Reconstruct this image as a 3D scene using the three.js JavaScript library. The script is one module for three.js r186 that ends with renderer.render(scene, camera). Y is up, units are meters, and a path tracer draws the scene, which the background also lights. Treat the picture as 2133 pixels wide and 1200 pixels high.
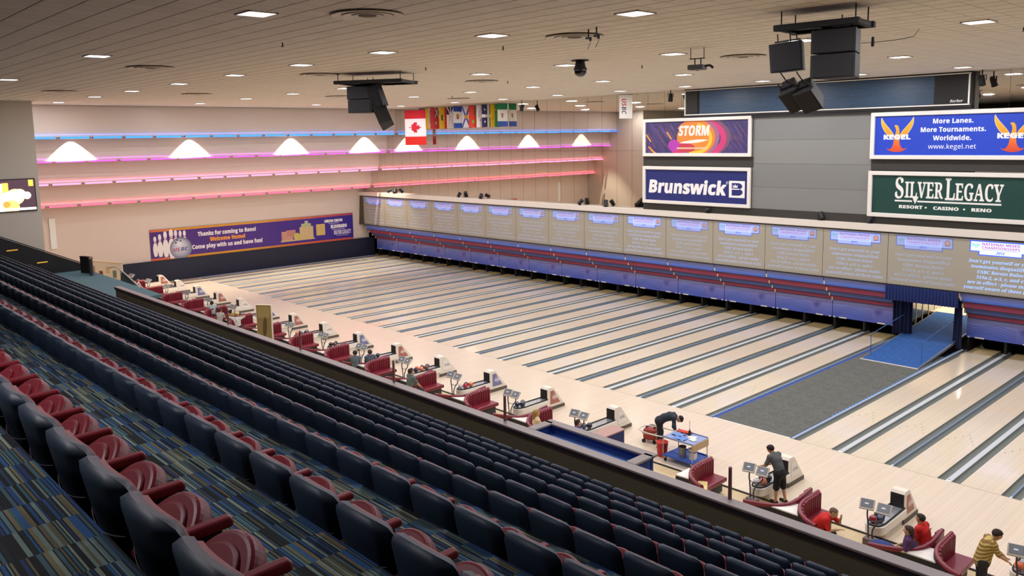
import * as THREE from 'three';
import { mergeGeometries } from 'three/addons/utils/BufferGeometryUtils.js';
import { RoundedBoxGeometry } from 'three/addons/geometries/RoundedBoxGeometry.js';
import { RectAreaLightUniformsLib } from 'three/addons/lights/RectAreaLightUniformsLib.js';

// ───────── camera, sky, exposure ─────────
const scene = new THREE.Scene();
scene.background = new THREE.Color(0x000000);
const renderer = new THREE.WebGLRenderer({ antialias: true });
renderer.toneMapping = THREE.LinearToneMapping;
renderer.toneMappingExposure = 1.22;
renderer.shadowMap.enabled = true;
RectAreaLightUniformsLib.init();
const camera = new THREE.PerspectiveCamera(38.563, 2133 / 1200, 0.1, 200);
camera.position.set(19.63, 10.98, 26.87);
{
  const yaw = -0.8195, pitch = -0.1282, roll = -0.0181, V = (x, y, z) => new THREE.Vector3(x, y, z);
  const cp = Math.cos(pitch), fwd = V(Math.sin(yaw) * cp, Math.sin(pitch), -Math.cos(yaw) * cp);
  const right = V(Math.cos(yaw), 0, Math.sin(yaw)), up = V(0, 0, 0).crossVectors(right, fwd);
  const r2 = right.clone().multiplyScalar(Math.cos(roll)).addScaledVector(up, Math.sin(roll));
  const u2 = up.clone().multiplyScalar(Math.cos(roll)).addScaledVector(right, -Math.sin(roll));
  camera.quaternion.setFromRotationMatrix(new THREE.Matrix4().makeBasis(r2, u2, fwd.clone().negate()));
  camera.setViewOffset(2133, 1200, 0, 91.15, 2133, 1200);
  camera.updateProjectionMatrix(); camera.updateMatrixWorld(true);
}
const LIGHT_POWER = 138, LIGHT_COLOR = 0xfbf8ff, CEIL_Y = 13.75;

// ───────── helpers ─────────
let seed = 7;
const rnd = (a = 1, b) => { seed = (seed * 1664525 + 1013904223) >>> 0; const r = seed / 4294967296; return b === undefined ? r * a : a + r * (b - a); };
const taken = new Map();
function numbered(n) { const k = taken.get(n) ?? 0; taken.set(n, k + 1); return k ? `${n}_${String(k).padStart(3, '0')}` : n; }
function Mt(color, roughness = 0.7, o = {}) { return new THREE.MeshStandardMaterial({ color, roughness, metalness: 0, ...o }); }
function Mp(color, roughness, o = {}) { return new THREE.MeshPhysicalMaterial({ color, roughness, ...o }); }
const bx = (w, h, d, x = 0, y = 0, z = 0, rx = 0, ry = 0, rz = 0) => place(new THREE.BoxGeometry(w, h, d), x, y, z, rx, ry, rz);
const rb = (w, h, d, r, x = 0, y = 0, z = 0, rx = 0, ry = 0, rz = 0, s = 2) => place(new RoundedBoxGeometry(w, h, d, s, r), x, y, z, rx, ry, rz);
const cy = (r0, r1, h, x = 0, y = 0, z = 0, rx = 0, ry = 0, rz = 0, n = 12) => place(new THREE.CylinderGeometry(r0, r1, h, n), x, y, z, rx, ry, rz);
const sp = (r, x, y, z, n = 12) => place(new THREE.SphereGeometry(r, n, Math.max(6, n * 0.7 | 0)), x, y, z);
function place(g, x, y, z, rx = 0, ry = 0, rz = 0) { if (rx || ry || rz) g.applyMatrix4(new THREE.Matrix4().makeRotationFromEuler(new THREE.Euler(rx, ry, rz))); g.translate(x, y, z); return g; }
const tube = (pts, r, n = 16, k = 6) => new THREE.TubeGeometry(new THREE.CatmullRomCurve3(pts.map((p) => new THREE.Vector3(...p))), n, r, k);
const lathe = (pts, n = 24) => new THREE.LatheGeometry(pts.map((p) => new THREE.Vector2(...p)), n);
function shape(pts) { const s = new THREE.Shape(); pts.forEach((p, i) => (i ? s.lineTo(...p) : s.moveTo(...p))); s.closePath(); return s; }
const ext = (pts, depth, bevel = 0) => new THREE.ExtrudeGeometry(Array.isArray(pts) ? shape(pts) : pts, { depth, bevelEnabled: bevel > 0, bevelSize: bevel, bevelThickness: bevel, bevelSegments: 2, curveSegments: 10 });
// polygon in plan (x, z) raised from y0 to y1
const slab = (pts, y0, y1, bevel = 0) => place(place(ext(pts.map(([x, z]) => [x, -z]), y1 - y0 - 2 * bevel, bevel), 0, 0, 0, -Math.PI / 2), 0, y0 + bevel, 0);
// polygon in elevation (z, y) run along x from x0 to x1
const along = (pts, x0, x1, bevel = 0) => place(place(ext(pts.map(([z, y]) => [-z, y]), x1 - x0 - 2 * bevel, bevel), 0, 0, 0, 0, Math.PI / 2), x0 + bevel, 0, 0);
function merge(gs) {
  gs = (Array.isArray(gs) ? gs : [gs]).map((g) => (g.index ? g.toNonIndexed() : g));
  if (gs.length === 1) return gs[0];
  for (const g of gs) for (const k of Object.keys(g.attributes)) if (!['position', 'normal', 'uv', 'color'].includes(k)) g.deleteAttribute(k);
  const col = gs.some((g) => g.attributes.color);
  for (const g of gs) {
    if (!g.attributes.uv) g.setAttribute('uv', new THREE.BufferAttribute(new Float32Array(g.attributes.position.count * 2), 2));
    if (col && !g.attributes.color) g.setAttribute('color', new THREE.BufferAttribute(new Float32Array(g.attributes.position.count * 3).fill(1), 3));
  }
  return mergeGeometries(gs);
}
function mesh(name, g, m, parent) { const o = new THREE.Mesh(merge(g), m); o.name = name; o.castShadow = o.receiveShadow = true; parent.add(o); return o; }
function tag(o, label, category, group) { o.userData.label = label; o.userData.category = category; if (group) o.userData.group = group; return o; }
function thing(name, label, category, [x, y, z] = [0, 0, 0], turn = 0, group) {
  const o = new THREE.Group(); o.name = numbered(name); o.position.set(x, y, z); o.rotation.y = turn; scene.add(o); return tag(o, label, category, group);
}
function solo(name, g, m, label, category, group) { return tag(mesh(numbered(name), g, m, scene), label, category, group); }
function struct(name, g, m) { const o = mesh(numbered(name), g, m, scene); o.userData.kind = 'structure'; return o; }
function dup(root, [x, y, z], label, turn) { const r = root.clone(); r.name = numbered(root.name.replace(/_\d{3}$/, '')); r.userData = { ...root.userData, label }; r.position.set(x, y, z); if (turn !== undefined) r.rotation.y = turn; scene.add(r); return r; }
const ORD = ['', 'first', 'second', 'third', 'fourth', 'fifth', 'sixth', 'seventh', 'eighth', 'ninth', 'tenth', 'eleventh', 'twelfth', 'thirteenth', 'fourteenth', 'fifteenth', 'sixteenth', 'seventeenth', 'eighteenth', 'nineteenth', 'twentieth'];
const TENS = ['', '', 'twenty', 'thirty', 'forty', 'fifty', 'sixty', 'seventy', 'eighty', 'ninety'];
const TENTH = { 2: 'twentieth', 3: 'thirtieth', 4: 'fortieth', 5: 'fiftieth', 6: 'sixtieth', 7: 'seventieth', 8: 'eightieth', 9: 'ninetieth' };
const ord = (n) => (n <= 20 ? ORD[n] : n % 10 ? `${TENS[n / 10 | 0]}-${ORD[n % 10]}` : TENTH[n / 10]);
function canvasTex(w, h, draw, o = {}) {
  const c = document.createElement('canvas'); c.width = w; c.height = h; const g = c.getContext('2d'); draw(g, w, h);
  const t = new THREE.CanvasTexture(c); t.colorSpace = THREE.SRGBColorSpace; t.wrapS = t.wrapT = o.repeat ? THREE.RepeatWrapping : THREE.ClampToEdgeWrapping; t.anisotropy = 8; return t;
}
function text(g, s, x, y, px, color, o = {}) { // drawn to a width if o.w is given
  g.save(); g.font = `${o.style ?? 'bold'} ${px}px ${o.font ?? 'sans-serif'}`; g.fillStyle = color; g.textAlign = o.align ?? 'center'; g.textBaseline = 'middle';
  g.translate(x, y); if (o.rot) g.rotate(o.rot); if (o.skew) g.transform(1, 0, -o.skew, 1, 0, 0);
  if (o.w) { const m = g.measureText(s).width; g.scale(o.w / m, 1); }
  if (o.stroke) { g.lineWidth = o.stroke; g.strokeStyle = o.strokeColor ?? color; g.lineJoin = 'round'; g.strokeText(s, 0, 0); }
  g.fillText(s, 0, 0); g.restore();
}
// UVs in metres from positions: for each face take the two axes it lies in
function planarUV(g, s = 1) {
  if (g.index) g = g.toNonIndexed(); g.computeVertexNormals();
  const p = g.attributes.position, n = g.attributes.normal, uv = new Float32Array(p.count * 2);
  for (let i = 0; i < p.count; i++) {
    const ax = Math.abs(n.getX(i)), ay = Math.abs(n.getY(i)), az = Math.abs(n.getZ(i));
    const [u, v] = ay >= ax && ay >= az ? [p.getX(i), -p.getZ(i)] : az >= ax ? [p.getX(i), p.getY(i)] : [p.getZ(i), p.getY(i)];
    uv[2 * i] = u / s; uv[2 * i + 1] = v / s;
  }
  g.setAttribute('uv', new THREE.BufferAttribute(uv, 2)); return g;
}
// flat printed face w x h looking along +z (local), uv 0..1
const face = (w, h, x = 0, y = 0, z = 0, rx = 0, ry = 0) => place(new THREE.PlaneGeometry(w, h), x, y, z, rx, ry);
function noiseTex(w, h, base, amp, o = {}) {
  return canvasTex(w, h, (g) => {
    const im = g.createImageData(w, h); let s = o.seed ?? 3; const R = () => (s = (s * 1664525 + 1013904223) >>> 0) / 4294967296;
    const coarse = Array.from({ length: 256 }, () => R() - 0.5);
    for (let y = 0; y < h; y++) for (let x = 0; x < w; x++) {
      const a = (R() - 0.5) * amp + coarse[((x * 16 / w | 0) + (y * 16 / h | 0) * 16) & 255] * amp * (o.coarse ?? 0.3), i = (y * w + x) * 4;
      for (let c = 0; c < 3; c++) im.data[i + c] = Math.max(0, Math.min(255, base[c] + a)); im.data[i + 3] = 255;
    }
    g.putImageData(im, 0, 0);
  }, { repeat: true });
}
const M = {
  white: Mt(0xe9e5dc, 0.5), cream: Mt(0xd9d0bf, 0.45), dark: Mt(0x14151a, 0.55), black: Mt(0x08080a, 0.6), steel: Mt(0xb4b8bb, 0.3, { metalness: 0.8 }), grey: Mt(0x777a7c, 0.5),
  burgundy: Mp(0x7a1a2c, 0.36, { clearcoat: 0.25, clearcoatRoughness: 0.4 }), navy: Mt(0x171d35, 0.6), blueCurtain: Mt(0x1a2b66, 0.85), rubber: Mt(0x1b1b1c, 0.7), tan: Mt(0xb59a72, 0.6),
};
// ───────── lanes grid ─────────
const LANE = 1.1384, GUT = 0.2538, CAPW = 0.1803, CAPN = 0.0289, WALK_R = 5.8397, PAIR = 3.5013;
const widthOf = (n) => 2 * GUT + (n % 2 === 0 ? CAPW : CAPN);
function leftEdge(n) {
  let x, k;
  if (n >= 100) { x = WALK_R + LANE; for (k = 100; k < n; k++) x += widthOf(k) + LANE; return x; }
  x = 0; for (k = 0; k > n; k--) x -= LANE + widthOf(k - 1); return x;
}
const midOf = (n) => leftEdge(n) + widthOf(n) / 2;
const LEFT_WALL = -47.55, MIRROR_Z = -16.6, RIGHT_WALL = 31, REAR_WALL = 42;
const MASK_Z = -17.45, SCREEN_Z = -16.1, BAY0 = -1.4068; // bay seams every PAIR

// ───────── floor ─────────
const boards = canvasTex(1024, 512, (g, w, h) => {
  g.fillStyle = '#fff'; g.fillRect(0, 0, w, h); let s = 11; const R = () => (s = (s * 1664525 + 1013904223) >>> 0) / 4294967296;
  for (let i = 0; i < 32; i++) { const v = 244 + R() * 11; g.fillStyle = `rgb(${v},${v - 2},${v - 5})`; g.fillRect(i * 32, 0, 32, h); for (let k = 0; k < 10; k++) { g.fillStyle = `rgba(190,150,100,${R() * 0.05})`; g.fillRect(i * 32 + R() * 32, 0, 1, h); } g.fillStyle = 'rgba(130,95,60,0.16)'; g.fillRect(i * 32, 0, 1, h); }
}, { repeat: true });
const matApproach = Mp(0xe8dac5, 0.22, { map: boards, clearcoat: 0.3, clearcoatRoughness: 0.12 });
const matLane = Mp(0xe9dcc4, 0.16, { map: boards, clearcoat: 0.5, clearcoatRoughness: 0.06 });
const matDeck = Mp(0xd9c28c, 0.25, { map: boards });
const matConcourse = Mt(0xd8c49a, 0.4, { map: boards });
struct('floor', planarUV(bx(RIGHT_WALL - LEFT_WALL, 0.3, 5.14, (RIGHT_WALL + LEFT_WALL) / 2, -0.15, 2.57), 1.0), matApproach);
struct('floor_concourse', planarUV(bx(RIGHT_WALL - LEFT_WALL, 0.3, 8.4, (RIGHT_WALL + LEFT_WALL) / 2, -0.19, 9.37), 1.3), matConcourse);
struct('floor_lanes', bx(RIGHT_WALL - LEFT_WALL, 0.2, 24, (RIGHT_WALL + LEFT_WALL) / 2, -0.36, -12), Mt(0x2b2c2c, 0.7));
struct('trim_step', bx(RIGHT_WALL - LEFT_WALL, 0.02, 0.05, (RIGHT_WALL + LEFT_WALL) / 2, -0.012, 5.165), M.dark);
{ // foul line: thin joint across every lane
  struct('trim_foul', bx(leftEdge(0) + widthOf(0) + LANE - LEFT_WALL, 0.008, 0.03, (LEFT_WALL + leftEdge(0) + widthOf(0) + LANE) / 2, -0.002, 0.0), Mt(0xb6a88c, 0.4));
  struct('trim_foul', bx(18, 0.008, 0.03, WALK_R + 9, -0.002, 0.0), Mt(0xb6a88c, 0.4));
}
// ───────── left wall: five tiers, each overhanging the one below ─────────
const TIERS = [[-42.0, 11.6, CEIL_Y], [-43.4, 9.97, 11.6], [-44.8, 8.36, 9.97], [-46.2, 6.72, 8.36], [LEFT_WALL, -0.4, 6.72]];
const matLeftWall = Mp(0xd8cabd, 0.42, { clearcoat: 0.25, clearcoatRoughness: 0.25 });
{
  const p = [[-49, -0.4]]; for (const [x, y0, y1] of [...TIERS].reverse()) p.push([x, y0], [x, y1]); p.push([-49, CEIL_Y]);
  struct('wall_left', place(ext(p, 15.7 + 17.0), 0, 0, -17.0), matLeftWall);
  struct('wall_left_pier', slab([[-37.4, 13.4], [-37.4, 42.2], [-49, 42.2], [-49, 15.65], [-47.6, 15.6]], -0.4, CEIL_Y + 0.15), Mt(0xc9c2b4, 0.55));
}
struct('trim_1', [bx(0.16, 1.72, 24.3, LEFT_WALL + 0.08, 0.86 - 0.02, -5.35), bx(0.2, 0.04, 24.3, LEFT_WALL + 0.1, 1.73, -5.35)], M.navy);
struct('trim_2', bx(0.12, 0.05, 16.8, LEFT_WALL + 0.24, -0.01, -8.6), Mt(0x8690a8, 0.4));
struct('wall_right', bx(0.4, CEIL_Y + 0.5, 60, RIGHT_WALL + 0.2, CEIL_Y / 2, 12), Mt(0xb9b0a2, 0.7));
struct('wall_rear', bx(RIGHT_WALL + 50, CEIL_Y + 0.5, 0.4, (RIGHT_WALL - 49) / 2, CEIL_Y / 2, REAR_WALL + 0.2), Mt(0x6f675c, 0.8));
// ───────── back wall and its mirror ─────────
const wallBack = struct('wall_back', [bx(80, 8, 0.3, -9, 10.0, MIRROR_Z - 0.2)], Mt(0x6d675e, 0.7));
{
  const mm = new THREE.MeshStandardMaterial({ color: 0xe2ddd4, metalness: 1, roughness: 0.015 });
  const panel = (w, h) => bx(w, h, 0.02);
  const P = 1.307, gA = panel(P - 0.016, 3.735), gB = panel(P - 0.016, 3.78);
  for (let i = -28; i < 24; i++) {
    const x = -15.06 + P * i + P / 2; if (x < -48.6 || x > 18) continue; if (x > -10.4 && x < 5.9) continue;
    for (const [g, y] of [[gA, 11.88], [gB, 8.11]]) {
      const m = new THREE.Mesh(g, mm); m.name = 'mirror_panel'; m.position.set(x, y, MIRROR_Z - 0.01); m.rotation.set(rnd(-0.0005, 0.0005), rnd(-0.0007, 0.0007), 0); m.receiveShadow = true; wallBack.add(m);
    }
  }
  mesh('ledge', bx(78, 0.06, 0.62, -9, 6.17, SCREEN_Z - 0.28), M.cream, wallBack);
  mesh('fascia', rb(78, 0.36, 0.06, 0.015, -9, 6.02, SCREEN_Z + 0.02), Mt(0xe4ddd0, 0.5), wallBack);
}
struct('wall_pit', [bx(51.2, 3.2, 0.3, -23.5, 1.3, -19.8), bx(25.2, 3.2, 0.3, 18.3, 1.3, -19.8), bx(80, 0.1, 3.2, -9, 3.2, -18.3)], Mt(0x0d0c0b, 0.9));
// ───────── ceiling ─────────
const ceiling = struct('ceiling', bx(RIGHT_WALL + 50, 0.3, 61, (RIGHT_WALL - 49) / 2, CEIL_Y + 0.165, 12), Mt(0x4c463d, 0.9));
const TILE = 0.66;
{
  const tex = noiseTex(256, 256, [244, 240, 232], 16, { seed: 5, coarse: 0.15 });
  const mt = [0xf1ece3, 0xeee9df, 0xf4efe7].map((c) => Mt(c, 0.9, { map: tex })), g = bx(TILE - 0.016, 0.02, TILE - 0.034);
  const list = [];
  const fr = new THREE.Frustum().setFromProjectionMatrix(new THREE.Matrix4().multiplyMatrices(camera.projectionMatrix, camera.matrixWorldInverse)), v = new THREE.Vector3();
  for (let i = -68; i < 44; i++) for (let k = -53; k < 36; k++) {
    const x = 2.32 + TILE * (i + 0.5), z = 18.35 + TILE * (k + 0.5);
    if (z < MIRROR_Z + 0.2 || z > 41 || x < -41.6 || (x < -37.8 && z > 13) || x > RIGHT_WALL) continue;
    v.set(x, CEIL_Y, z); const d = v.distanceTo(camera.position); list.push([fr.containsPoint(v) ? d : d + 1000, x, z]);
  }
  list.sort((a, b) => a[0] - b[0]);
  for (const [, x, z] of list.slice(0, 300)) { const m = new THREE.Mesh(g, mt[rnd(3) | 0]); m.name = 'ceiling_tile'; m.position.set(x, CEIL_Y, z); m.receiveShadow = true; ceiling.add(m); }
  const rest = list.slice(300), im = new THREE.InstancedMesh(g, mt[0], rest.length), mx = new THREE.Matrix4(), c = new THREE.Color();
  rest.forEach(([, x, z], i) => { im.setMatrixAt(i, mx.makeTranslation(x, CEIL_Y, z)); const k = rnd(0.97, 1.02); im.setColorAt(i, c.setRGB(k, k, k)); });
  im.name = 'ceiling_tiles'; im.userData.kind = 'stuff'; im.receiveShadow = true; ceiling.add(im);
}
// ───────── ceiling lights ─────────
const diffMat = Mt(0xffffff, 0.5, { emissive: 0xf4f2ff, emissiveIntensity: 5 });
function ceilingLight(x, z, label) {
  const t = thing('ceiling_light', label, 'ceiling light', [x, CEIL_Y - 0.01, z], 0, 'recessed square ceiling lights'), s = 0.68, b = 0.035;
  mesh('frame', [bx(s, 0.03, b, 0, -0.015, s / 2 - b / 2), bx(s, 0.03, b, 0, -0.015, b / 2 - s / 2), bx(b, 0.03, s, s / 2 - b / 2, -0.015, 0), bx(b, 0.03, s, b / 2 - s / 2, -0.015, 0)], M.cream, t);
  mesh('diffuser', bx(s - 2 * b, 0.012, s - 2 * b, 0, -0.012, 0), diffMat, t);
  const l = new THREE.RectAreaLight(LIGHT_COLOR, LIGHT_POWER, s - 2 * b, s - 2 * b); l.position.set(x, CEIL_Y - 0.05, z); l.rotation.x = -Math.PI / 2; l.castShadow = true; scene.add(l);
}
{
  const rows = [
    ['row closest to the mirror wall', -13.05, [6.26, 1.61, -3.5, -8.4, -13.15, -18.43, -23.76, -29.12, -36.03], [11.9, 17.2, 22.5]],
    ['second row from the mirror wall', -5.25, [6.68, 1.9, -3.02, -7.86, -12.86, -18.12, -23.73, -29.9, -35.99], [11.9, 17.2, 22.5]],
    ['third row from the mirror wall', 3.2, [12.03, 7.2, 2.51, -2.49, -7.5, -12.66, -18.4, -23.87, -29.86, -36.89], [17.3, 22.5]],
    ['fourth row from the mirror wall', 11.7, [7.61, 2.76, -2.4, -7.54, -12.97, -18.78, -24.99, -31.02, -38.22], [12.6, 17.8]],
    ['sparse row above the seats', 18.4, [2.65, -8.07, -19.47], [13.4]],
    ['row behind the camera', 27.5, [], [12, -12]],
  ];
  for (const [name, z, seen, off] of rows) {
    seen.forEach((x, i) => ceilingLight(x, z, `recessed square ceiling light, ${ord(i + 1)} from the right in the ${name}`));
    off.forEach((x, i) => ceilingLight(x, z, `recessed square ceiling light past the right end, ${ord(i + 1)}, ${name}`));
  }
}
// ───────── seating bank: stepped carpeted treads ─────────
const ROWS = 'IHGFEDCBA'.split(''), topY = (k) => 4.05 + 0.681 * k, topZ = (k) => 14.77 + 1.376 * k, floorY = (k) => topY(k) - 0.86;
const carpet = canvasTex(1024, 1024, (g, w, h) => {
  let s = 21; const R = () => (s = (s * 1664525 + 1013904223) >>> 0) / 4294967296;
  g.fillStyle = '#0d1216'; g.fillRect(0, 0, w, h);
  const pal = ['#2d5f9c', '#3a74b4', '#28487c', '#9fb3a2', '#b8c0a4', '#7f9c98', '#141a1e', '#0c1013', '#4d7f8c', '#8d7d5a', '#a8946a', '#1d2c2c', '#5d7f86', '#33506e'];
  const N = 8, cw = w / N; // eight columns of 0.3 m, each with its own run of stripes
  for (let c = 0; c < N; c++) {
    let y = 0; const zone = c % 2;
    while (y < h) {
      const t = y / h, bold = t > 0.34 && t < 0.66, th = bold ? 9 + R() * 26 : 5 + R() * 10;
      const col = bold ? ['#2f6fb4', '#0b0f12', '#3878b8', '#b9c2a6', '#2b62a4', '#a9b59e'][(R() * 6) | 0] : pal[(R() * pal.length) | 0];
      g.fillStyle = col; g.fillRect(c * cw, y, cw, th); y += th; if (R() < 0.55) { g.fillStyle = '#0a0e11'; g.fillRect(c * cw, y, cw, 4); y += 4; }
    }
  }
  for (let i = 0; i < 60000; i++) { g.fillStyle = `rgba(${R() < 0.5 ? '0,0,0' : '180,200,190'},${R() * 0.12})`; g.fillRect(R() * w, R() * h, 2, 2); }
}, { repeat: true });
carpet.repeat.set(1 / 2.32, 1 / 1.376);
const matCarpet = Mt(0xb4bcc4, 0.95, { map: carpet }), matRiser = Mt(0x15181b, 0.9);
{
  const X0 = -37.2, X1 = 30;
  const bank = struct('floor_stands', bx(X1 - X0, 0.06, 0.06, (X0 + X1) / 2, 2.9, 13.6), matRiser);
  for (let k = 0; k < 14; k++) {
    const z0 = k ? topZ(k - 1) + 0.09 : 13.3, z1 = topZ(k) + 0.09, y = floorY(k);
    const t = planarUV(bx(X1 - X0, 0.12, z1 - z0, (X0 + X1) / 2, y - 0.06, (z0 + z1) / 2));
    { const uv = t.attributes.uv; for (let i = 0; i < uv.count; i++) uv.setY(i, uv.getY(i) + z1 + 0.25); }
    mesh('tread', t, matCarpet, bank);
    mesh('riser', bx(X1 - X0, 0.681 + 0.1, 0.06, (X0 + X1) / 2, y + 0.34 - 0.06, z1 + 0.03), matRiser, bank);
  }
  struct('floor_landing', planarUV(bx(13.3, 0.14, 2.0, -30.6, floorY(0) - 0.07, 12.3)), Mt(0x4f6f78, 0.9, { map: noiseTex(128, 128, [225, 235, 235], 40) }));
  struct('wall_landing_face', bx(13.3, 3.0, 0.1, -30.6, 1.45, 11.32), Mt(0x26282a, 0.8));
  struct('wall_stands_face', bx(54, 3.2, 0.12, 3, 1.4, 13.5), Mt(0x34312a, 0.8));
}
// parapet in front of the stands and the bay that projects from it
const matOlive = Mt(0x69634c, 0.85, { map: noiseTex(256, 256, [232, 230, 222], 34, { seed: 9 }) }), matCap = Mt(0x7d7472, 0.45), matCapFace = Mt(0x221d1f, 0.5);
{
  const par = struct('wall_parapet', planarUV(bx(54.2, 1.0, 0.14, 2.9, 3.33, 13.42)), matOlive);
  const bayL = 5.58, bayR = 8.78;
  mesh('cap', [rb(54.3, 0.06, 0.3, 0.02, 2.9, 3.85, 13.4)], matCap, par);
  mesh('cap_face', [bx(54.3, 0.1, 0.05, 2.9, 3.775, 13.5)], matCapFace, par);
  const b = thing('balcony_bay', 'blue-lined balcony bay projecting from the dark parapet above the settees', 'balcony', [(bayL + bayR) / 2, 3.0, 12.9]);
  const blue = Mt(0x1c3f8f, 0.75), w = bayR - bayL;
  mesh('desk_panel', bx(w - 0.1, 0.05, 0.72, 0, 0.6, 0.04), Mt(0x3f68b0, 0.7, { map: noiseTex(128, 128, [228, 232, 240], 60, { seed: 6, coarse: 1 }) }), b);
  mesh('floor_panel', bx(w, 0.1, 0.72, 0, -0.6, 0.04), blue, b);
  mesh('front_wall', bx(w, 1.5, 0.1, 0, 0.1, -0.34), blue, b);
  mesh('side_wall', bx(0.1, 1.5, 0.72, w / 2 - 0.05, 0.1, 0.04), blue, b);
  mesh('side_wall', bx(0.1, 1.5, 0.72, 0.05 - w / 2, 0.1, 0.04), blue, b);
  mesh('cap', [rb(w + 0.16, 0.06, 0.26, 0.02, 0, 0.86, -0.34), rb(0.26, 0.06, 0.7, 0.02, w / 2 - 0.05, 0.86, 0.02), rb(0.26, 0.06, 0.7, 0.02, 0.05 - w / 2, 0.86, 0.02)], matCap, b);
  for (const x of [-0.9, 0.9]) mesh('wall_lamp', cy(0.03, 0.03, 0.03, x, 0.35, -0.27, Math.PI / 2), M.white, b);
}
// ───────── lanes, gutters, dividers ─────────
const DIV = []; for (let n = -27; n <= 0; n++) DIV.push(n); const DIVR = [100, 101, 102, 103, 104, 105, 106];
const LEN = 18.2, DECK = 16.85;
const matGut = Mt(0x6d736c, 0.42), matGutDark = Mt(0x4d524f, 0.5), matCapW = Mt(0xc9d0d2, 0.32), matCapN = Mt(0x90a8c4, 0.3, { metalness: 0.4 });
function gutterGeo() { // shallow half-round trough
  const pts = [], w = GUT / 2;
  for (let i = 0; i <= 8; i++) { const a = Math.PI * i / 8; pts.push([-Math.cos(a) * w, -Math.sin(a) * 0.085 - 0.012]); }
  for (let i = 8; i >= 0; i--) { const a = Math.PI * i / 8; pts.push([-Math.cos(a) * w, -Math.sin(a) * 0.085 - 0.03]); }
  return place(ext(pts, LEN), 0, 0, -LEN - 0.01);
}
{
  const laneG = planarUV(bx(LANE, 0.1, DECK, 0, -0.05, -DECK / 2 - 0.015), 1), deckG = planarUV(bx(LANE, 0.1, LEN - DECK - 0.05, 0, -0.052, -(LEN + DECK + 0.03) / 2), 1);
  const lineG = bx(LANE, 0.1, 0.035, 0, -0.0515, -DECK - 0.02), gut = gutterGeo();
  const marks = []; for (let i = -3; i <= 3; i++) marks.push(place(ext([[-0.012, 0], [0.012, 0], [0, 0.15]], 0.002), 0, 0, 0, -Math.PI / 2));
  marks.forEach((g, k) => { const i = k - 3; g.translate(i * 0.137, 0.0005, -4.7 + Math.abs(i) * 0.32); });
  for (let i = -4; i <= 4; i++) if (i) marks.push(place(new THREE.CircleGeometry(0.011, 8), i * 0.115, 0.0015, -2.2, -Math.PI / 2));
  const mark = merge(marks), matMark = Mt(0x6b543a, 0.4);
  let first = null;
  const lane = (x, label) => {
    if (first) return dup(first, [x, 0, 0], label);
    const t = first = thing('bowling_lane', label, 'bowling lane', [x, 0, 0], 0, 'parallel maple bowling lanes');
    mesh('lane_surface', laneG, matLane, t); mesh('pin_deck', deckG, matDeck, t); mesh('deck_line', lineG, M.dark, t); mesh('arrow_markers', mark, matMark, t);
    for (const s of [-1, 1]) mesh('gutter', place(gut.clone(), s * (LANE + GUT) / 2, 0, 0), matGut, t);
  };
  lane(leftEdge(0) + widthOf(0) + LANE / 2, 'pale maple bowling lane directly left of the grey carpeted walkway');
  for (let n = 0; n >= -27; n--) lane(leftEdge(n) - LANE / 2, `pale maple bowling lane, ${ord(2 - n)} lane left of the grey carpeted walkway`);
  lane(WALK_R + LANE / 2, 'pale maple bowling lane directly right of the grey carpeted walkway');
  for (let n = 100; n <= 106; n++) lane(leftEdge(n) + widthOf(n) + LANE / 2, `pale maple bowling lane, ${ord(n - 98)} lane right of the grey carpeted walkway`);
  // dividers between lanes
  const wideG = [rb(CAPW, 0.07, LEN, 0.02, 0, -0.02, -LEN / 2)], endG = rb(CAPW, 0.07, 0.18, 0.025, 0, -0.015, -0.02), plate = bx(0.06, 0.004, 0.04, 0, 0.022, -0.09), narrowG = rb(CAPN + 0.03, 0.06, LEN, 0.012, 0, -0.02, -LEN / 2), nEnd = rb(CAPN + 0.03, 0.06, 0.2, 0.012, 0, -0.018, -0.02);
  let W = null, N = null;
  const divider = (n, where) => {
    const wide = n % 2 === 0, label = wide ? `wide light grey ball-return divider strip, ${where}` : `narrow blue-grey divider strip, ${where}`;
    if (wide ? W : N) return dup(wide ? W : N, [midOf(n), 0, 0], label);
    const t = thing('lane_divider', label, 'lane divider', [midOf(n), 0, 0], 0, wide ? 'wide dividers over the ball returns' : 'narrow dividers between lane pairs');
    mesh('divider_strip', wide ? wideG : narrowG, wide ? matCapW : matCapN, t);
    mesh('end_piece', wide ? endG : nEnd, Mt(0xdfe2e0, 0.35), t); if (wide) { mesh('end_plate', plate, M.grey, t); W = t; } else N = t;
  };
  for (let n = 0; n >= -27; n--) divider(n, `${ord((-n / 2 | 0) + 1)} of its kind left of the walkway`);
  for (const n of DIVR) divider(n, `${ord(((n - 100) / 2 | 0) + 1)} of its kind right of the walkway`);
}
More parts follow.
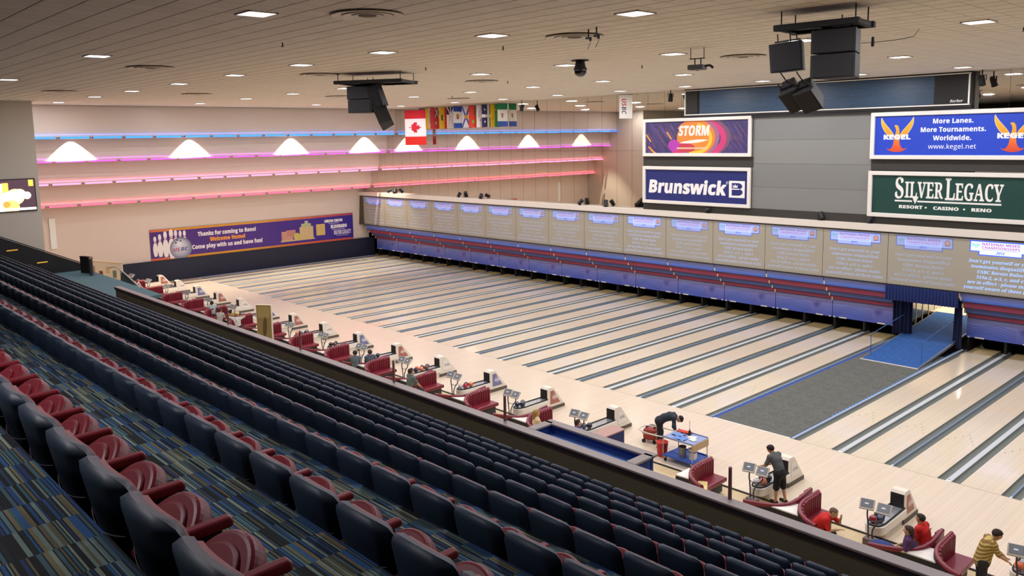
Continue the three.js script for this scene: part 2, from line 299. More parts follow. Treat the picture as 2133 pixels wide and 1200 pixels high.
{ // carpeted walkway, its edging, and the blue ramp
  const L = leftEdge(0) + widthOf(0) + LANE + GUT, R = WALK_R - GUT;
  const matGreyCarpet = Mt(0x6a6b66, 0.95, { map: noiseTex(256, 256, [225, 228, 224], 50, { seed: 4, coarse: 0.6 }) });
  const t = thing('walkway_carpet', 'grey carpeted walkway strip crossing the lanes up to the blue ramp', 'walkway', [(L + R) / 2, 0, 0]);
  const w = R - L;
  mesh('carpet', planarUV(bx(w - 0.36, 0.06, 15.2, 0, -0.045, -7.62), 1.5), matGreyCarpet, t);
  mesh('edge_strip', bx(w - 0.3, 0.02, 0.06, 0, -0.006, -0.03), M.white, t);
  mesh('side_rail', rb(0.09, 0.09, 17.2, 0.02, -w / 2 + 0.045, -0.01, -8.6), matCapN, t);
  mesh('side_rail', rb(0.09, 0.09, 17.2, 0.02, w / 2 - 0.045, -0.01, -8.6), Mt(0xa8b6cf, 0.35), t);
  mesh('blue_edging', bx(0.1, 0.05, 17, -w / 2 + 0.13, -0.04, -8.55), Mt(0x2b4fae, 0.7), t);
  const dots = []; for (let i = 0; i < 46; i++) dots.push(bx(0.1, 0.03, 0.16, w / 2 - 0.15, -0.02, -3.4 - i * 0.29)); dots.push(bx(0.12, 0.02, 17, w / 2 - 0.15, -0.035, -8.55));
  mesh('cable_cover', dots, Mt(0x4f86b8, 0.6), t);
  const ramp = thing('access_ramp', 'blue carpeted access ramp rising through the curtained opening', 'ramp', [3.92, 0, 0]);
  const blueC = Mt(0x2c62a8, 0.9, { map: noiseTex(256, 256, [222, 228, 236], 60, { seed: 8, coarse: 0.7 }) });
  const prof = [[-12.2, -0.01], [-21.8, 0.82], [-21.8, 0.7], [-12.2, -0.05]];
  mesh('ramp_deck', planarUV(along(prof, -1.3, 1.3)), blueC, ramp);
  mesh('nosing', bx(2.7, 0.03, 0.07, 0, 0.0, -12.2), M.white, ramp);
  for (const s of [-1, 1]) mesh('side_trim', place(bx(0.05, 0.12, 9.6), s * 1.32, 0.36, -17, 0.0864), M.grey, ramp);
  for (const s of [-1, 1]) {
    const r = thing('ramp_handrail', s < 0 ? 'thin blue handrail on the left side of the ramp' : 'thin blue handrail on the right side of the ramp', 'handrail', [3.92 + s * 1.2, 0, 0]);
    mesh('rail', tube([[0, 1.05, -13.0], [0, 1.1, -13.2], [0, 1.5, -17.6]], 0.022, 24), Mt(0x3d639c, 0.4), r);
    for (const [z, y0, y1] of [[-13.0, 0.06, 1.06], [-17.5, 0.45, 1.5]]) mesh('post', cy(0.02, 0.02, y1 - y0, 0, (y0 + y1) / 2, z, 0, 0, 0, 8), Mt(0x3d639c, 0.4), r);
  }
}
// ───────── pinsetter masking units, stepped strips, score screens ─────────
const bayX = []; for (let j = -13; j <= 0; j++) bayX.push(BAY0 + PAIR * j); bayX.push(BAY0 + 2 * PAIR - 0.02, BAY0 + 3 * PAIR - 0.02, BAY0 + 4 * PAIR - 0.02); // left seam of each masked bay
const maskTex = canvasTex(512, 160, (g, w, h) => {
  const gr = g.createLinearGradient(0, 0, 0, h); gr.addColorStop(0, '#9a98cc'); gr.addColorStop(0.4, '#7480cb'); gr.addColorStop(1, '#4a60c0'); g.fillStyle = gr; g.fillRect(0, 0, w, h);
  g.lineWidth = 3; for (let k = 0; k < 5; k++) { g.strokeStyle = k % 2 ? 'rgba(28,44,120,0.55)' : 'rgba(36,52,130,0.7)'; g.beginPath(); for (let x = 0; x <= w * 0.64; x += 6) { const y = 62 + k * 17 + Math.sin(x / 44 + k * 0.5) * 10 - Math.sin(x / 90) * 8; x ? g.lineTo(x, y) : g.moveTo(x, y); } g.stroke(); }
  for (let k = 0; k < 7; k++) { const a = k * 2.4, r = 26 * Math.sqrt(k / 6.5), x = w * 0.74 + Math.cos(a) * r * 1.3, y = 64 + Math.sin(a) * r; g.strokeStyle = 'rgba(34,40,112,0.75)'; g.lineWidth = 2.4; g.beginPath(); g.arc(x, y, 14, 0, 7); g.stroke(); for (let q = 0; q < 8; q++) { g.beginPath(); g.moveTo(x, y); g.lineTo(x + Math.cos(q * 0.785) * 12, y + Math.sin(q * 0.785) * 12); g.lineWidth = 1; g.stroke(); } }
  g.fillStyle = 'rgba(150,90,150,0.12)'; g.fillRect(w * 0.55, 0, w * 0.45, h);
});
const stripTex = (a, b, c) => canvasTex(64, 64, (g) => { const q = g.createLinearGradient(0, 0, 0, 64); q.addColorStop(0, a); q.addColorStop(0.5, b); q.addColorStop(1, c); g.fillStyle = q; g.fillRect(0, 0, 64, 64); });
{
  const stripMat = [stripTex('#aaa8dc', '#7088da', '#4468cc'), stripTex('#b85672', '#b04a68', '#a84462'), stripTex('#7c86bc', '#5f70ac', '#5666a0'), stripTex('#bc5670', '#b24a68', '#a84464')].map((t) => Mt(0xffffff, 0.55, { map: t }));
  const maskMat = Mt(0xffffff, 0.5, { map: maskTex }), w = PAIR - 0.03;
  // rounded strip faces: top front z, heights
  const SP = [[3.06, 2.62, -16.28, 'upper blue'], [2.62, 2.26, -16.6, 'upper red'], [2.26, 1.95, -16.95, 'slate'], [1.95, 1.67, -17.3, 'lower red']];
  let first = null;
  const unit = (x, label) => {
    if (first) return dup(first, [x, 0, 0], label);
    const t = first = thing('masking_unit', label, 'masking unit', [x, 0, 0], 0, 'blue pinsetter masking units');
    const p = mesh('mask_board', [bx(w, 1.03, 0.05, 0, 1.16, MASK_Z - 0.03)], M.navy, t);
    mesh('printed_face', face(w, 1.03, 0, 1.16, MASK_Z - 0.002), maskMat, p);
    SP.forEach(([y1, y0, z, nm], i) => {
      const f = mesh('masking_strip', [bx(w, y1 - y0, 0.06, 0, (y0 + y1) / 2, z - 0.04), bx(w, 0.03, 0.4, 0, y0 + 0.015, z - 0.2)], M.navy, t);
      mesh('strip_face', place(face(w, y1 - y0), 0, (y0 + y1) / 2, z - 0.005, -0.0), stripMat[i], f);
      const l = mesh('seam_marker', rb(0.075, 0.2, 0.03, 0.008, -w / 2 + 0.035, (y0 + y1) / 2 - 0.06, z + 0.02), Mt(0xf4e3b4, 0.5), f);
    });
    const tg = []; for (const x1 of [-1.13, 1.0]) tg.push(bx(0.42, 0.07, 0.02, x1, 0.67, MASK_Z + 0.01)); for (const x1 of [-1.62, 1.62]) tg.push(bx(0.1, 0.07, 0.02, x1, 0.67, MASK_Z + 0.01));
    tg.forEach((g) => mesh('lane_tag', g, M.white, t));
    const kb = []; for (const x1 of [0.075 - PAIR / 2, 0]) kb.push(bx(0.12, 0.72, 1.9, x1, 0.28, -18.55));
    kb.forEach((g) => mesh('kickback', g, Mt(0x141310, 0.7), t));
    mesh('curtain', bx(w, 0.75, 0.03, 0, 0.5, -18.9), Mt(0x1a140f, 0.9), t);
  };
  bayX.slice(0, 14).reverse().forEach((x, i) => unit(x + PAIR / 2, i ? `blue pinsetter masking unit with red strips, ${ord(i + 1)} to the left of the curtained opening` : 'blue pinsetter masking unit with red strips, directly left of the curtained opening'));
  bayX.slice(14).forEach((x, i) => unit(x + PAIR / 2, i ? `blue pinsetter masking unit with red strips, ${ord(i + 1)} to the right of the curtained opening` : 'blue pinsetter masking unit with red strips, directly right of the curtained opening'));
}
function screenTex(vivid, blur) {
  return (emit) => canvasTex(512, 384, (g, w, h) => {
    if (emit) { g.fillStyle = '#000'; g.fillRect(0, 0, w, h); } else { g.fillStyle = '#a8a292'; g.fillRect(0, 0, w, h); }
    g.globalAlpha = vivid;
    const plaq = (c, d) => { g.fillStyle = c; g.fillRect(62 - d, 14 - d, 388 + 2 * d, 66 + 2 * d); g.fillRect(120 - d, 40, 262 + 2 * d, 64 + d); };
    plaq(emit ? '#1c49ff' : '#3d62e0', 7); plaq(emit ? '#b8ccff' : '#cfdcff', 0);
    text(g, 'TEAM', 92, 38, 20, '#1f9a86', { style: 'bold', skew: 0.2 }); g.fillStyle = '#1f9a86'; g.fillRect(78, 52, 30, 3);
    text(g, 'NATIONAL MIXED', 252, 30, 25, '#8e2f7a', { w: 240 }); text(g, 'CHAMPIONSHIPS', 252, 54, 25, '#8e2f7a', { w: 240 }); g.fillStyle = '#35439a'; g.fillRect(140, 69, 224, 2);
    text(g, '2012', 252, 88, 24, '#1930b4', { skew: 0.2 });
    g.fillStyle = '#c07848'; g.beginPath(); g.arc(420, 44, 19, 0, 7); g.fill(); g.strokeStyle = '#6b3f34'; g.lineWidth = 4; g.stroke(); g.fillStyle = '#6b3f34'; g.fillRect(402, 60, 36, 6);
    const c = emit ? '#6fa8ff' : '#a9c8ff';
    ["Don't get yourself or your", 'teammates disqualified', 'USBC Rerate Rules', '319a-2, a-3, c, and e', 'are in effect - please make', 'yourself aware of these rules'].forEach((s, i) => text(g, s, 256, 152 + i * 38, 31, c, { font: 'serif', skew: 0.22 }));
  });
}
{
  const kinds = [[0.5, 0.5], [0.62, 0.75], [0.55, 0.4], [0.95, 1.5]].map(([v, e]) => { const f = screenTex(v); return Mt(0xffffff, 0.7, { map: f(false), emissiveMap: f(true), emissive: 0xffffff, emissiveIntensity: e * 0.55 }); });
  const xs = [...bayX.slice(0, 14), BAY0 + PAIR, ...bayX.slice(14)], n = xs.length;
  const frameMat = Mt(0x16161a, 0.5);
  xs.forEach((x, i) => {
    const r = i - 14; // 0 is the screen above the opening
    const label = r === 0 ? 'grey score screen hanging above the curtained opening' : r > 0 ? `score screen with vivid blue text, ${ord(r)} to the right of the curtained opening` : `grey score screen with faint blue text, ${ord(-r)} to the left of the curtained opening`;
    const t = thing('score_screen', label, 'screen', [x + PAIR / 2, 0, SCREEN_Z], 0, 'row of overhead score screens');
    mesh('backing', bx(PAIR - 0.01, 2.7, 0.24, 0, 4.46, -0.13), frameMat, t);
    mesh('display', face(PAIR - 0.02, 2.62, 0, 4.46, 0.002), kinds[r > 0 ? 3 : r > -7 && i % 2 ? 1 : i % 3 ? 0 : 2], t);
    mesh('top_bar', bx(PAIR, 0.05, 0.08, 0, 5.81, 0.02), frameMat, t);
    mesh('bottom_bar', bx(PAIR, 0.06, 0.1, 0, 3.12, 0.02), frameMat, t);
  });
  solo('screen_end_cover', along([[-15.92, 3.1], [-16.1, 5.84], [-16.6, 5.84], [-16.6, 3.1]].map(([z, y]) => [z, y]), -47.5, -46.95), Mt(0x4a4438, 0.6), 'dark end cover closing the left end of the score screens', 'end cover');
}
// curtained opening
{
  function drape(w, h, amp, waves, seedk) {
    const g = new THREE.PlaneGeometry(w, h, waves * 8, 6), p = g.attributes.position;
    for (let i = 0; i < p.count; i++) { const u = p.getX(i) / w + 0.5, v = p.getY(i) / h + 0.5; p.setZ(i, Math.sin(u * waves * Math.PI * 2 + seedk) * amp * (0.6 + 0.6 * (1 - v)) + Math.sin(u * 17 + seedk) * amp * 0.4); p.setX(i, p.getX(i) + Math.sin(v * 3 + u * 9) * 0.01); }
    g.computeVertexNormals();
    const b = g.clone(); b.translate(0, 0, -0.012); return [g, b];
  }
  const cm = Mt(0x1b2c66, 0.85, { side: THREE.DoubleSide });
  solo('curtain_valance', drape(3.55, 0.78, 0.045, 22, 0).map((g) => place(g, 3.84, 2.72, -16.0)), cm, 'gathered navy curtain valance over the ramp opening', 'curtain');
  solo('side_curtain', drape(0.95, 2.3, 0.07, 5, 1).map((g) => place(g, 2.62, 1.52, -17.0, 0, 0.35)), Mt(0x121b3f, 0.9, { side: THREE.DoubleSide }), 'dark navy side curtain on the left of the ramp opening', 'curtain');
  solo('side_curtain', drape(0.7, 2.5, 0.07, 4, 2).map((g) => place(g, 5.36, 1.4, -16.9, 0, -0.9)), Mt(0x121b3f, 0.9, { side: THREE.DoubleSide }), 'dark navy side curtain on the right of the ramp opening', 'curtain');
  // passage behind: floor, walls, ceiling and a glazed balustrade
  struct('floor_passage', bx(5, 0.1, 7.4, 3.9, 0.74, -25.5), Mt(0xe6d2c0, 0.6));
  struct('wall_passage', [bx(0.1, 4, 8, 6.2, 2.5, -23.6), bx(0.1, 4, 8, 1.2, 2.5, -23.6), bx(6, 4, 0.1, 3.9, 2.5, -29)], Mt(0xe2d3c2, 0.6));
  struct('ceiling_passage', bx(6, 0.1, 10, 3.9, 4.1, -24.2), M.cream);
  const bal = thing('glass_balustrade', 'glazed screen with white posts along the passage behind the ramp', 'balustrade', [2.35, 0.3, -18.6]);
  for (let i = 0; i < 6; i++) mesh('post', bx(0.06, 1.7, 0.06, 0, 0.9 + i * 0.07, -i * 0.9), M.white, bal);
  for (let i = 0; i < 5; i++) mesh('pane', place(bx(0.012, 1.1, 0.8), 0, 0.9 + i * 0.07, -i * 0.9 - 0.45), Mp(0xdfe9e6, 0.05, { transmission: 0.9, thickness: 0, transparent: false }), bal);
  const pl = thing('passage_light', 'hidden ceiling light fitting of the passage behind the ramp', 'ceiling light', [3.9, 4.02, -23]);
  mesh('diffuser', bx(0.6, 0.03, 1.2), Mt(0xffffff, 0.5, { emissive: 0xfff0d8, emissiveIntensity: 4 }), pl); mesh('frame', [bx(0.66, 0.05, 0.04, 0, 0, 0.62), bx(0.66, 0.05, 0.04, 0, 0, -0.62)], M.cream, pl);
  const l = new THREE.RectAreaLight(0xfff0d8, 70, 0.6, 1.2); l.position.set(3.9, 3.97, -23); l.rotation.x = -Math.PI / 2; scene.add(l);
}
// ───────── sign wall above the screens ─────────
const SIGN_Z = -16.3;
struct('wall_sign', [bx(22.9, 0.6, 0.25, -2.45, 6.35, SIGN_Z - 0.15), bx(8, 0.62, 0.2, -9.9, 9.34, SIGN_Z - 0.13), bx(8, 0.62, 0.2, 4.95, 9.3, SIGN_Z - 0.13)], Mt(0x3a3733, 0.8));
{
  const t = thing('corrugated_cladding', 'grey ribbed metal cladding between the four framed signs', 'cladding', [-2.5, 6.58, SIGN_Z - 0.05]);
  const rib = [[0, 0], [0, 0.02]]; for (let i = 0; i <= 116; i++) rib.push([i * 0.06, i % 2 ? 0.02 : 0.035]); rib.push([6.96, 0]);
  const g = place(ext(rib, 1.335), -3.48, 0, 0, -Math.PI / 2, 0, 0);
  for (let i = 0; i < 4; i++) { const p = mesh('cladding_sheet', place(g.clone(), 0, 1.345 * i, 0), Mt([0x8f918e, 0x8b8d8a, 0x92948f, 0x8a8c89][i], 0.45, { metalness: 0.35 }), t); }
}
function framed(name, label, x0, x1, y0, y1, tex, extra) {
  const w = x1 - x0, h = y1 - y0, b = 0.21, t = thing(name, label, 'sign', [(x0 + x1) / 2, (y0 + y1) / 2, SIGN_Z], 0, 'framed sponsor signs');
  const f = mesh('frame', [rb(w, b, 0.16, 0.03, 0, h / 2 - b / 2, 0.08), rb(w, b, 0.16, 0.03, 0, b / 2 - h / 2, 0.08), rb(b, h - 2 * b + 0.04, 0.16, 0.03, w / 2 - b / 2, 0, 0.08), rb(b, h - 2 * b + 0.04, 0.16, 0.03, b / 2 - w / 2, 0, 0.08)], M.white, t);
  mesh('printed_panel', face(w - 2 * b + 0.02, h - 2 * b + 0.02, 0, 0, 0.05), Mt(0xffffff, 0.45, { map: tex }), t);
  mesh('back_board', bx(w - 0.1, h - 0.1, 0.05, 0, 0, 0.01), M.dark, t);
  return t;
}
const vstripes = (g, w, h, a) => { for (let x = 0; x < w; x += 9) { g.fillStyle = `rgba(0,0,0,${a})`; g.fillRect(x, 0, 3, h); g.fillStyle = `rgba(255,255,255,${a * 0.6})`; g.fillRect(x + 4, 0, 2, h); } };
framed('swirl_sign', 'white framed sign with an orange and violet storm swirl', -13.85, -5.98, 9.65, 12.03, canvasTex(1024, 272, (g, w, h) => {
  g.fillStyle = '#3c3568'; g.fillRect(0, 0, w, h); let s = 5; const R = () => (s = (s * 1664525 + 1013904223) >>> 0) / 4294967296;
  for (let i = 0; i < 420; i++) { const c = ['#4a3f86', '#32406e', '#6a3f7e', '#8a4a86', '#2c2a4e', '#7d5a6a', '#35354f', '#5a4a9a'][(R() * 8) | 0]; g.fillStyle = c; g.globalAlpha = 0.35; g.save(); g.translate(R() * w, R() * h); g.rotate(0.9); g.fillRect(0, 0, 60 + R() * 80, 6 + R() * 14); g.restore(); } g.globalAlpha = 1;
  const ring = (cx, y, rx, ry, c, lw, a0, a1) => { g.strokeStyle = c; g.lineWidth = lw; g.beginPath(); g.ellipse(cx, y, rx, ry, 0, a0, a1); g.stroke(); };
  ring(520, 140, 300, 150, '#7a4f6a', 70, -1.3, 2.4); ring(520, 150, 272, 150, '#d03a78', 52, -1.2, 2.6); ring(520, 140, 210, 140, '#9c6a8a', 46, -1.5, 2.2); ring(510, 140, 190, 140, '#e88030', 26, -2.6, 1.6);
  g.fillStyle = '#e88a34'; g.beginPath(); g.ellipse(510, 140, 178, 130, 0, 0, 7); g.fill(); ring(510, 150, 160, 118, '#f2c43a', 30, -1.4, 1.9);
  g.fillStyle = '#c8394a'; g.beginPath(); g.ellipse(400, 220, 120, 42, 0.1, 0, 7); g.fill(); g.fillStyle = '#b53ab0'; g.beginPath(); g.ellipse(300, 205, 60, 50, 0, 0, 7); g.fill();
  g.fillStyle = '#e8a040'; for (const [x, y, r] of [[60, 240, 0.7], [250, 120, 0.9], [30, 140, 0.9], [90, 262, 0.5]]) { g.save(); g.translate(x, y); g.rotate(r); g.fillRect(-40, -7, 80, 14); g.restore(); }
  text(g, 'STORM', 505, 82, 112, '#f3efe6', { w: 310, skew: 0.12, stroke: 8, strokeColor: '#d8d2c8' }); g.fillStyle = '#eee9e0'; g.beginPath(); g.moveTo(350, 185); g.quadraticCurveTo(500, 145, 650, 160); g.quadraticCurveTo(520, 200, 350, 185); g.fill(); g.fillStyle = '#e0c0a0'; g.fillRect(330, 222, 310, 14);
  vstripes(g, w, h, 0.1);
}));
framed('wordmark_sign', 'white framed navy sign with large white lettering and square emblem', -13.85, -5.98, 6.64, 9.02, canvasTex(1024, 272, (g, w, h) => {
  g.fillStyle = '#1f2a70'; g.fillRect(0, 0, w, h); vstripes(g, w, h, 0.05);
  text(g, 'Brunswick', 425, 150, 150, '#f2f1ee', { w: 790, skew: 0.12, stroke: 9, strokeColor: '#f2f1ee' });
  g.strokeStyle = '#f2f1ee'; g.lineWidth = 4; g.beginPath(); g.arc(832, 100, 9, 0, 7); g.stroke();
  g.fillStyle = '#f2f1ee'; g.fillRect(850, 82, 146, 138); g.fillStyle = '#1f2a70'; g.beginPath(); g.moveTo(876, 100); g.lineTo(930, 100); g.bezierCurveTo(985, 100, 985, 148, 940, 149); g.bezierCurveTo(990, 150, 990, 202, 930, 202); g.lineTo(876, 202); g.fill();
  g.fillStyle = '#f2f1ee'; g.fillRect(876, 145, 70, 9); g.beginPath(); g.moveTo(888, 138); g.lineTo(884, 112); g.lineTo(898, 126); g.lineTo(908, 108); g.lineTo(918, 126); g.lineTo(932, 112); g.lineTo(928, 138); g.fill();
}));
framed('phoenix_sign', 'white framed royal blue sign with orange firebird emblems', 0.93, 8.8, 9.56, 11.95, canvasTex(1024, 280, (g, w, h) => {
  g.fillStyle = '#1f44c4'; g.fillRect(0, 0, w, h); vstripes(g, w, h, 0.04);
  const bird = (cx) => {
    const gr = g.createLinearGradient(0, 10, 0, 260); gr.addColorStop(0, '#f6c040'); gr.addColorStop(0.5, '#f09a28'); gr.addColorStop(0.75, '#e86a2a'); gr.addColorStop(1, '#cf4436'); g.fillStyle = gr; g.strokeStyle = '#f3dfae'; g.lineWidth = 3;
    for (const s of [-1, 1]) { g.beginPath(); g.moveTo(cx + s * 14, 150); g.bezierCurveTo(cx + s * 40, 90, cx + s * 80, 70, cx + s * 108, 12); g.bezierCurveTo(cx + s * 118, 60, cx + s * 92, 110, cx + s * 50, 150); g.closePath(); g.fill(); g.stroke(); }
    g.beginPath(); g.moveTo(cx - 20, 70); g.bezierCurveTo(cx + 10, 50, cx + 22, 90, cx + 16, 150); g.lineTo(cx + 22, 200); g.bezierCurveTo(cx + 40, 250, cx + 60, 230, cx + 74, 226); g.bezierCurveTo(cx + 40, 268, cx - 40, 268, cx - 74, 226); g.bezierCurveTo(cx - 50, 244, cx - 34, 240, cx - 22, 200); g.lineTo(cx - 14, 140); g.bezierCurveTo(cx - 4, 110, cx - 2, 90, cx - 20, 70); g.fill();
    text(g, 'KEGEL', cx, 150, 44, '#ffffff', { w: 186, stroke: 3 });
  };
  bird(152); bird(872);
  ['More Lanes.', 'More Tournaments.', 'Worldwide.', 'www.kegel.net'].forEach((s, i) => text(g, s, 512, 44 + i * 58, 44, '#eef2fb', { w: [256, 410, 240, 300][i], style: i < 3 ? 'bold' : 'normal', stroke: i < 3 ? 1 : 0 }));
}));
framed('casino_sign', 'white framed dark green sign with tall white serif lettering', 0.9, 8.78, 6.58, 8.95, canvasTex(1024, 280, (g, w, h) => {
  g.fillStyle = '#0e4038'; g.fillRect(0, 0, w, h); vstripes(g, w, h, 0.16);
  const L = (s, x, y, px, ww) => text(g, s, x, y, px, '#f0efe9', { font: 'serif', w: ww, stroke: 3 });
  L('S', 190, 92, 210, 66); L('ILVER', 350, 104, 156, 250); L('L', 520, 92, 210, 66); L('EGACY', 695, 108, 160, 290);
  g.beginPath(); g.fillStyle = '#f0efe9'; g.moveTo(276, 150); g.lineTo(320, 150); g.lineTo(298, 205); g.fill(); g.fillRect(160, 178, 118, 12); g.fillRect(312, 178, 520, 12);
  text(g, 'RESORT', 268, 226, 30, '#f0efe9', { w: 160, stroke: 2 }); text(g, 'CASINO', 498, 226, 30, '#f0efe9', { w: 164, stroke: 2 }); text(g, 'RENO', 716, 226, 30, '#f0efe9', { w: 124, stroke: 2 });
  for (const x of [370, 612]) { g.save(); g.translate(x, 226); g.rotate(0.785); g.fillRect(-6, -6, 12, 12); g.restore(); }
}));
{ // long dark projection screen under the ceiling
  const t = thing('projection_screen', 'long blue-grey projection screen in a thin white frame under the ceiling', 'screen', [-2.45, 12.92, -16.05]);
  const w = 16.2, h = 1.56;
  mesh('housing', bx(w + 0.1, h + 0.14, 0.3, 0, -0.02, -0.2), Mt(0x1b1a1d, 0.6), t);
  mesh('screen_cloth', face(w - 2.75, h - 0.2, -0.26, 0, 0.0), Mt(0x2f4a63, 0.45, { map: noiseTex(256, 64, [235, 238, 242], 40, { seed: 2, coarse: 0.8 }) }), t);
  mesh('side_mask', face(0.85, h - 0.2, -w / 2 + 0.53, 0, -0.002), Mt(0x1a1915, 0.6), t);
  mesh('side_mask', face(1.62, h - 0.2, w / 2 - 0.92, 0, -0.002), Mt(0x121110, 0.6), t);
  mesh('white_frame', [bx(w, 0.05, 0.06, 0, h / 2 - 0.05, 0), bx(w, 0.06, 0.06, 0, 0.05 - h / 2, 0), bx(0.07, h - 0.1, 0.06, w / 2 - 0.06, 0, 0), bx(0.07, h - 0.1, 0.06, 0.06 - w / 2, 0, 0)], M.white, t);
  mesh('maker_lettering', face(0.62, 0.2, w / 2 - 0.6, -0.55, 0.004), Mt(0xffffff, 0.5, { map: canvasTex(128, 40, (g, a, b) => { g.fillStyle = '#121110'; g.fillRect(0, 0, a, b); text(g, 'Barber', 64, 20, 34, '#e8e6e0', { skew: 0.3, font: 'serif' }); }) }), t);
  mesh('lower_valance', bx(w + 0.1, 0.2, 0.2, 0, -h / 2 - 0.12, -0.2), Mt(0x222024, 0.7), t);
}
// ───────── neon tubes under the tiers ─────────
{
  const rowsT = [['blue', 11.6, TIERS[0][0], 0x2a62ff, 0x45a0ff, 1.15, 0.075], ['magenta', 9.97, TIERS[1][0], 0xd048f0, 0xf25cfa, 1.2, 0.05], ['pink', 8.36, TIERS[2][0], 0xff4c84, 0xffa4d2, 1.25, 0.06], ['red', 6.72, TIERS[3][0], 0xff4058, 0xff6a90, 1.2, 0.065]];
  rowsT.forEach(([nm, y, x, lc, ec, pow, r], q) => {
    const mat = Mt(0x181018, 0.4, { emissive: ec, emissiveIntensity: pow }), matB = Mt(0x181018, 0.4, { emissive: ec, emissiveIntensity: pow * 0.45 });
    const n = 15, z0 = 15.2, z1 = -16.5, L = (z0 - z1) / n;
    for (let i = 0; i < n; i++) {
      const zc = z0 - L * (i + 0.5), t = thing('neon_tube', `glowing ${nm} neon tube, ${ord(i + 1)} from the left end of the ${['top', 'second', 'third', 'lowest'][q]} row`, 'neon light', [x + 0.1, y - 0.06, zc], 0, `${nm} neon tubes along the tiered wall`);
      mesh('glass_tube', cy(r, r, L - 0.24, 0, 0, 0, Math.PI / 2, 0, 0, 10), q === 0 && i === 0 ? matB : mat, t);
      for (const s of [-1, 1]) mesh('end_cap', cy(r * 0.7, r * 0.7, 0.07, 0, 0, s * (L / 2 - 0.09), Math.PI / 2, 0, 0, 8), Mt(0x6a3038, 0.5), t);
    }
    const l = new THREE.RectAreaLight(lc, [4, 3, 8, 8][q], 31.6, 0.09); l.position.set(x + 0.02, y + 0.12, -0.65); l.rotation.set(0, Math.PI / 2, 0); l.lookAt(x - 0.6, y + 1.2, -0.65); scene.add(l);
    const l2 = new THREE.RectAreaLight(lc, [2, 1.5, 4, 4][q], 31.6, 0.09); l2.position.set(x + 0.19, y - 0.06, -0.65); l2.lookAt(x + 8, y - 2, -0.65); scene.add(l2);
  });
}
// downlights in the first soffit that throw the white scallops
[[9.8, 'leftmost'], [1.5, 'second from the left'], [-7.0, 'third from the left'], [-14.2, 'last before the mirror']].forEach(([z, w]) => {
  const t = thing('soffit_downlight', `small white soffit downlight throwing a bright scallop, ${w}`, 'downlight', [TIERS[1][0] + 0.42, 11.58, z], 0, 'downlights above the white scallops');
  mesh('trim_ring', place(lathe([[0.09, 0], [0.13, 0], [0.13, -0.03], [0.09, -0.03], [0.09, 0]], 16), 0, 0, 0), M.white, t);
  mesh('lens', cy(0.088, 0.088, 0.01, 0, -0.012, 0), Mt(0xffffff, 0.4, { emissive: 0xfff6e8, emissiveIntensity: 6 }), t);
  const l = new THREE.SpotLight(0xfff4e4, 260, 12, 0.86, 0.25, 2); l.position.set(TIERS[1][0] + 0.42, 11.53, z); l.target.position.set(TIERS[1][0] + 0.02, 9.4, z); l.castShadow = true; scene.add(l, l.target);
});
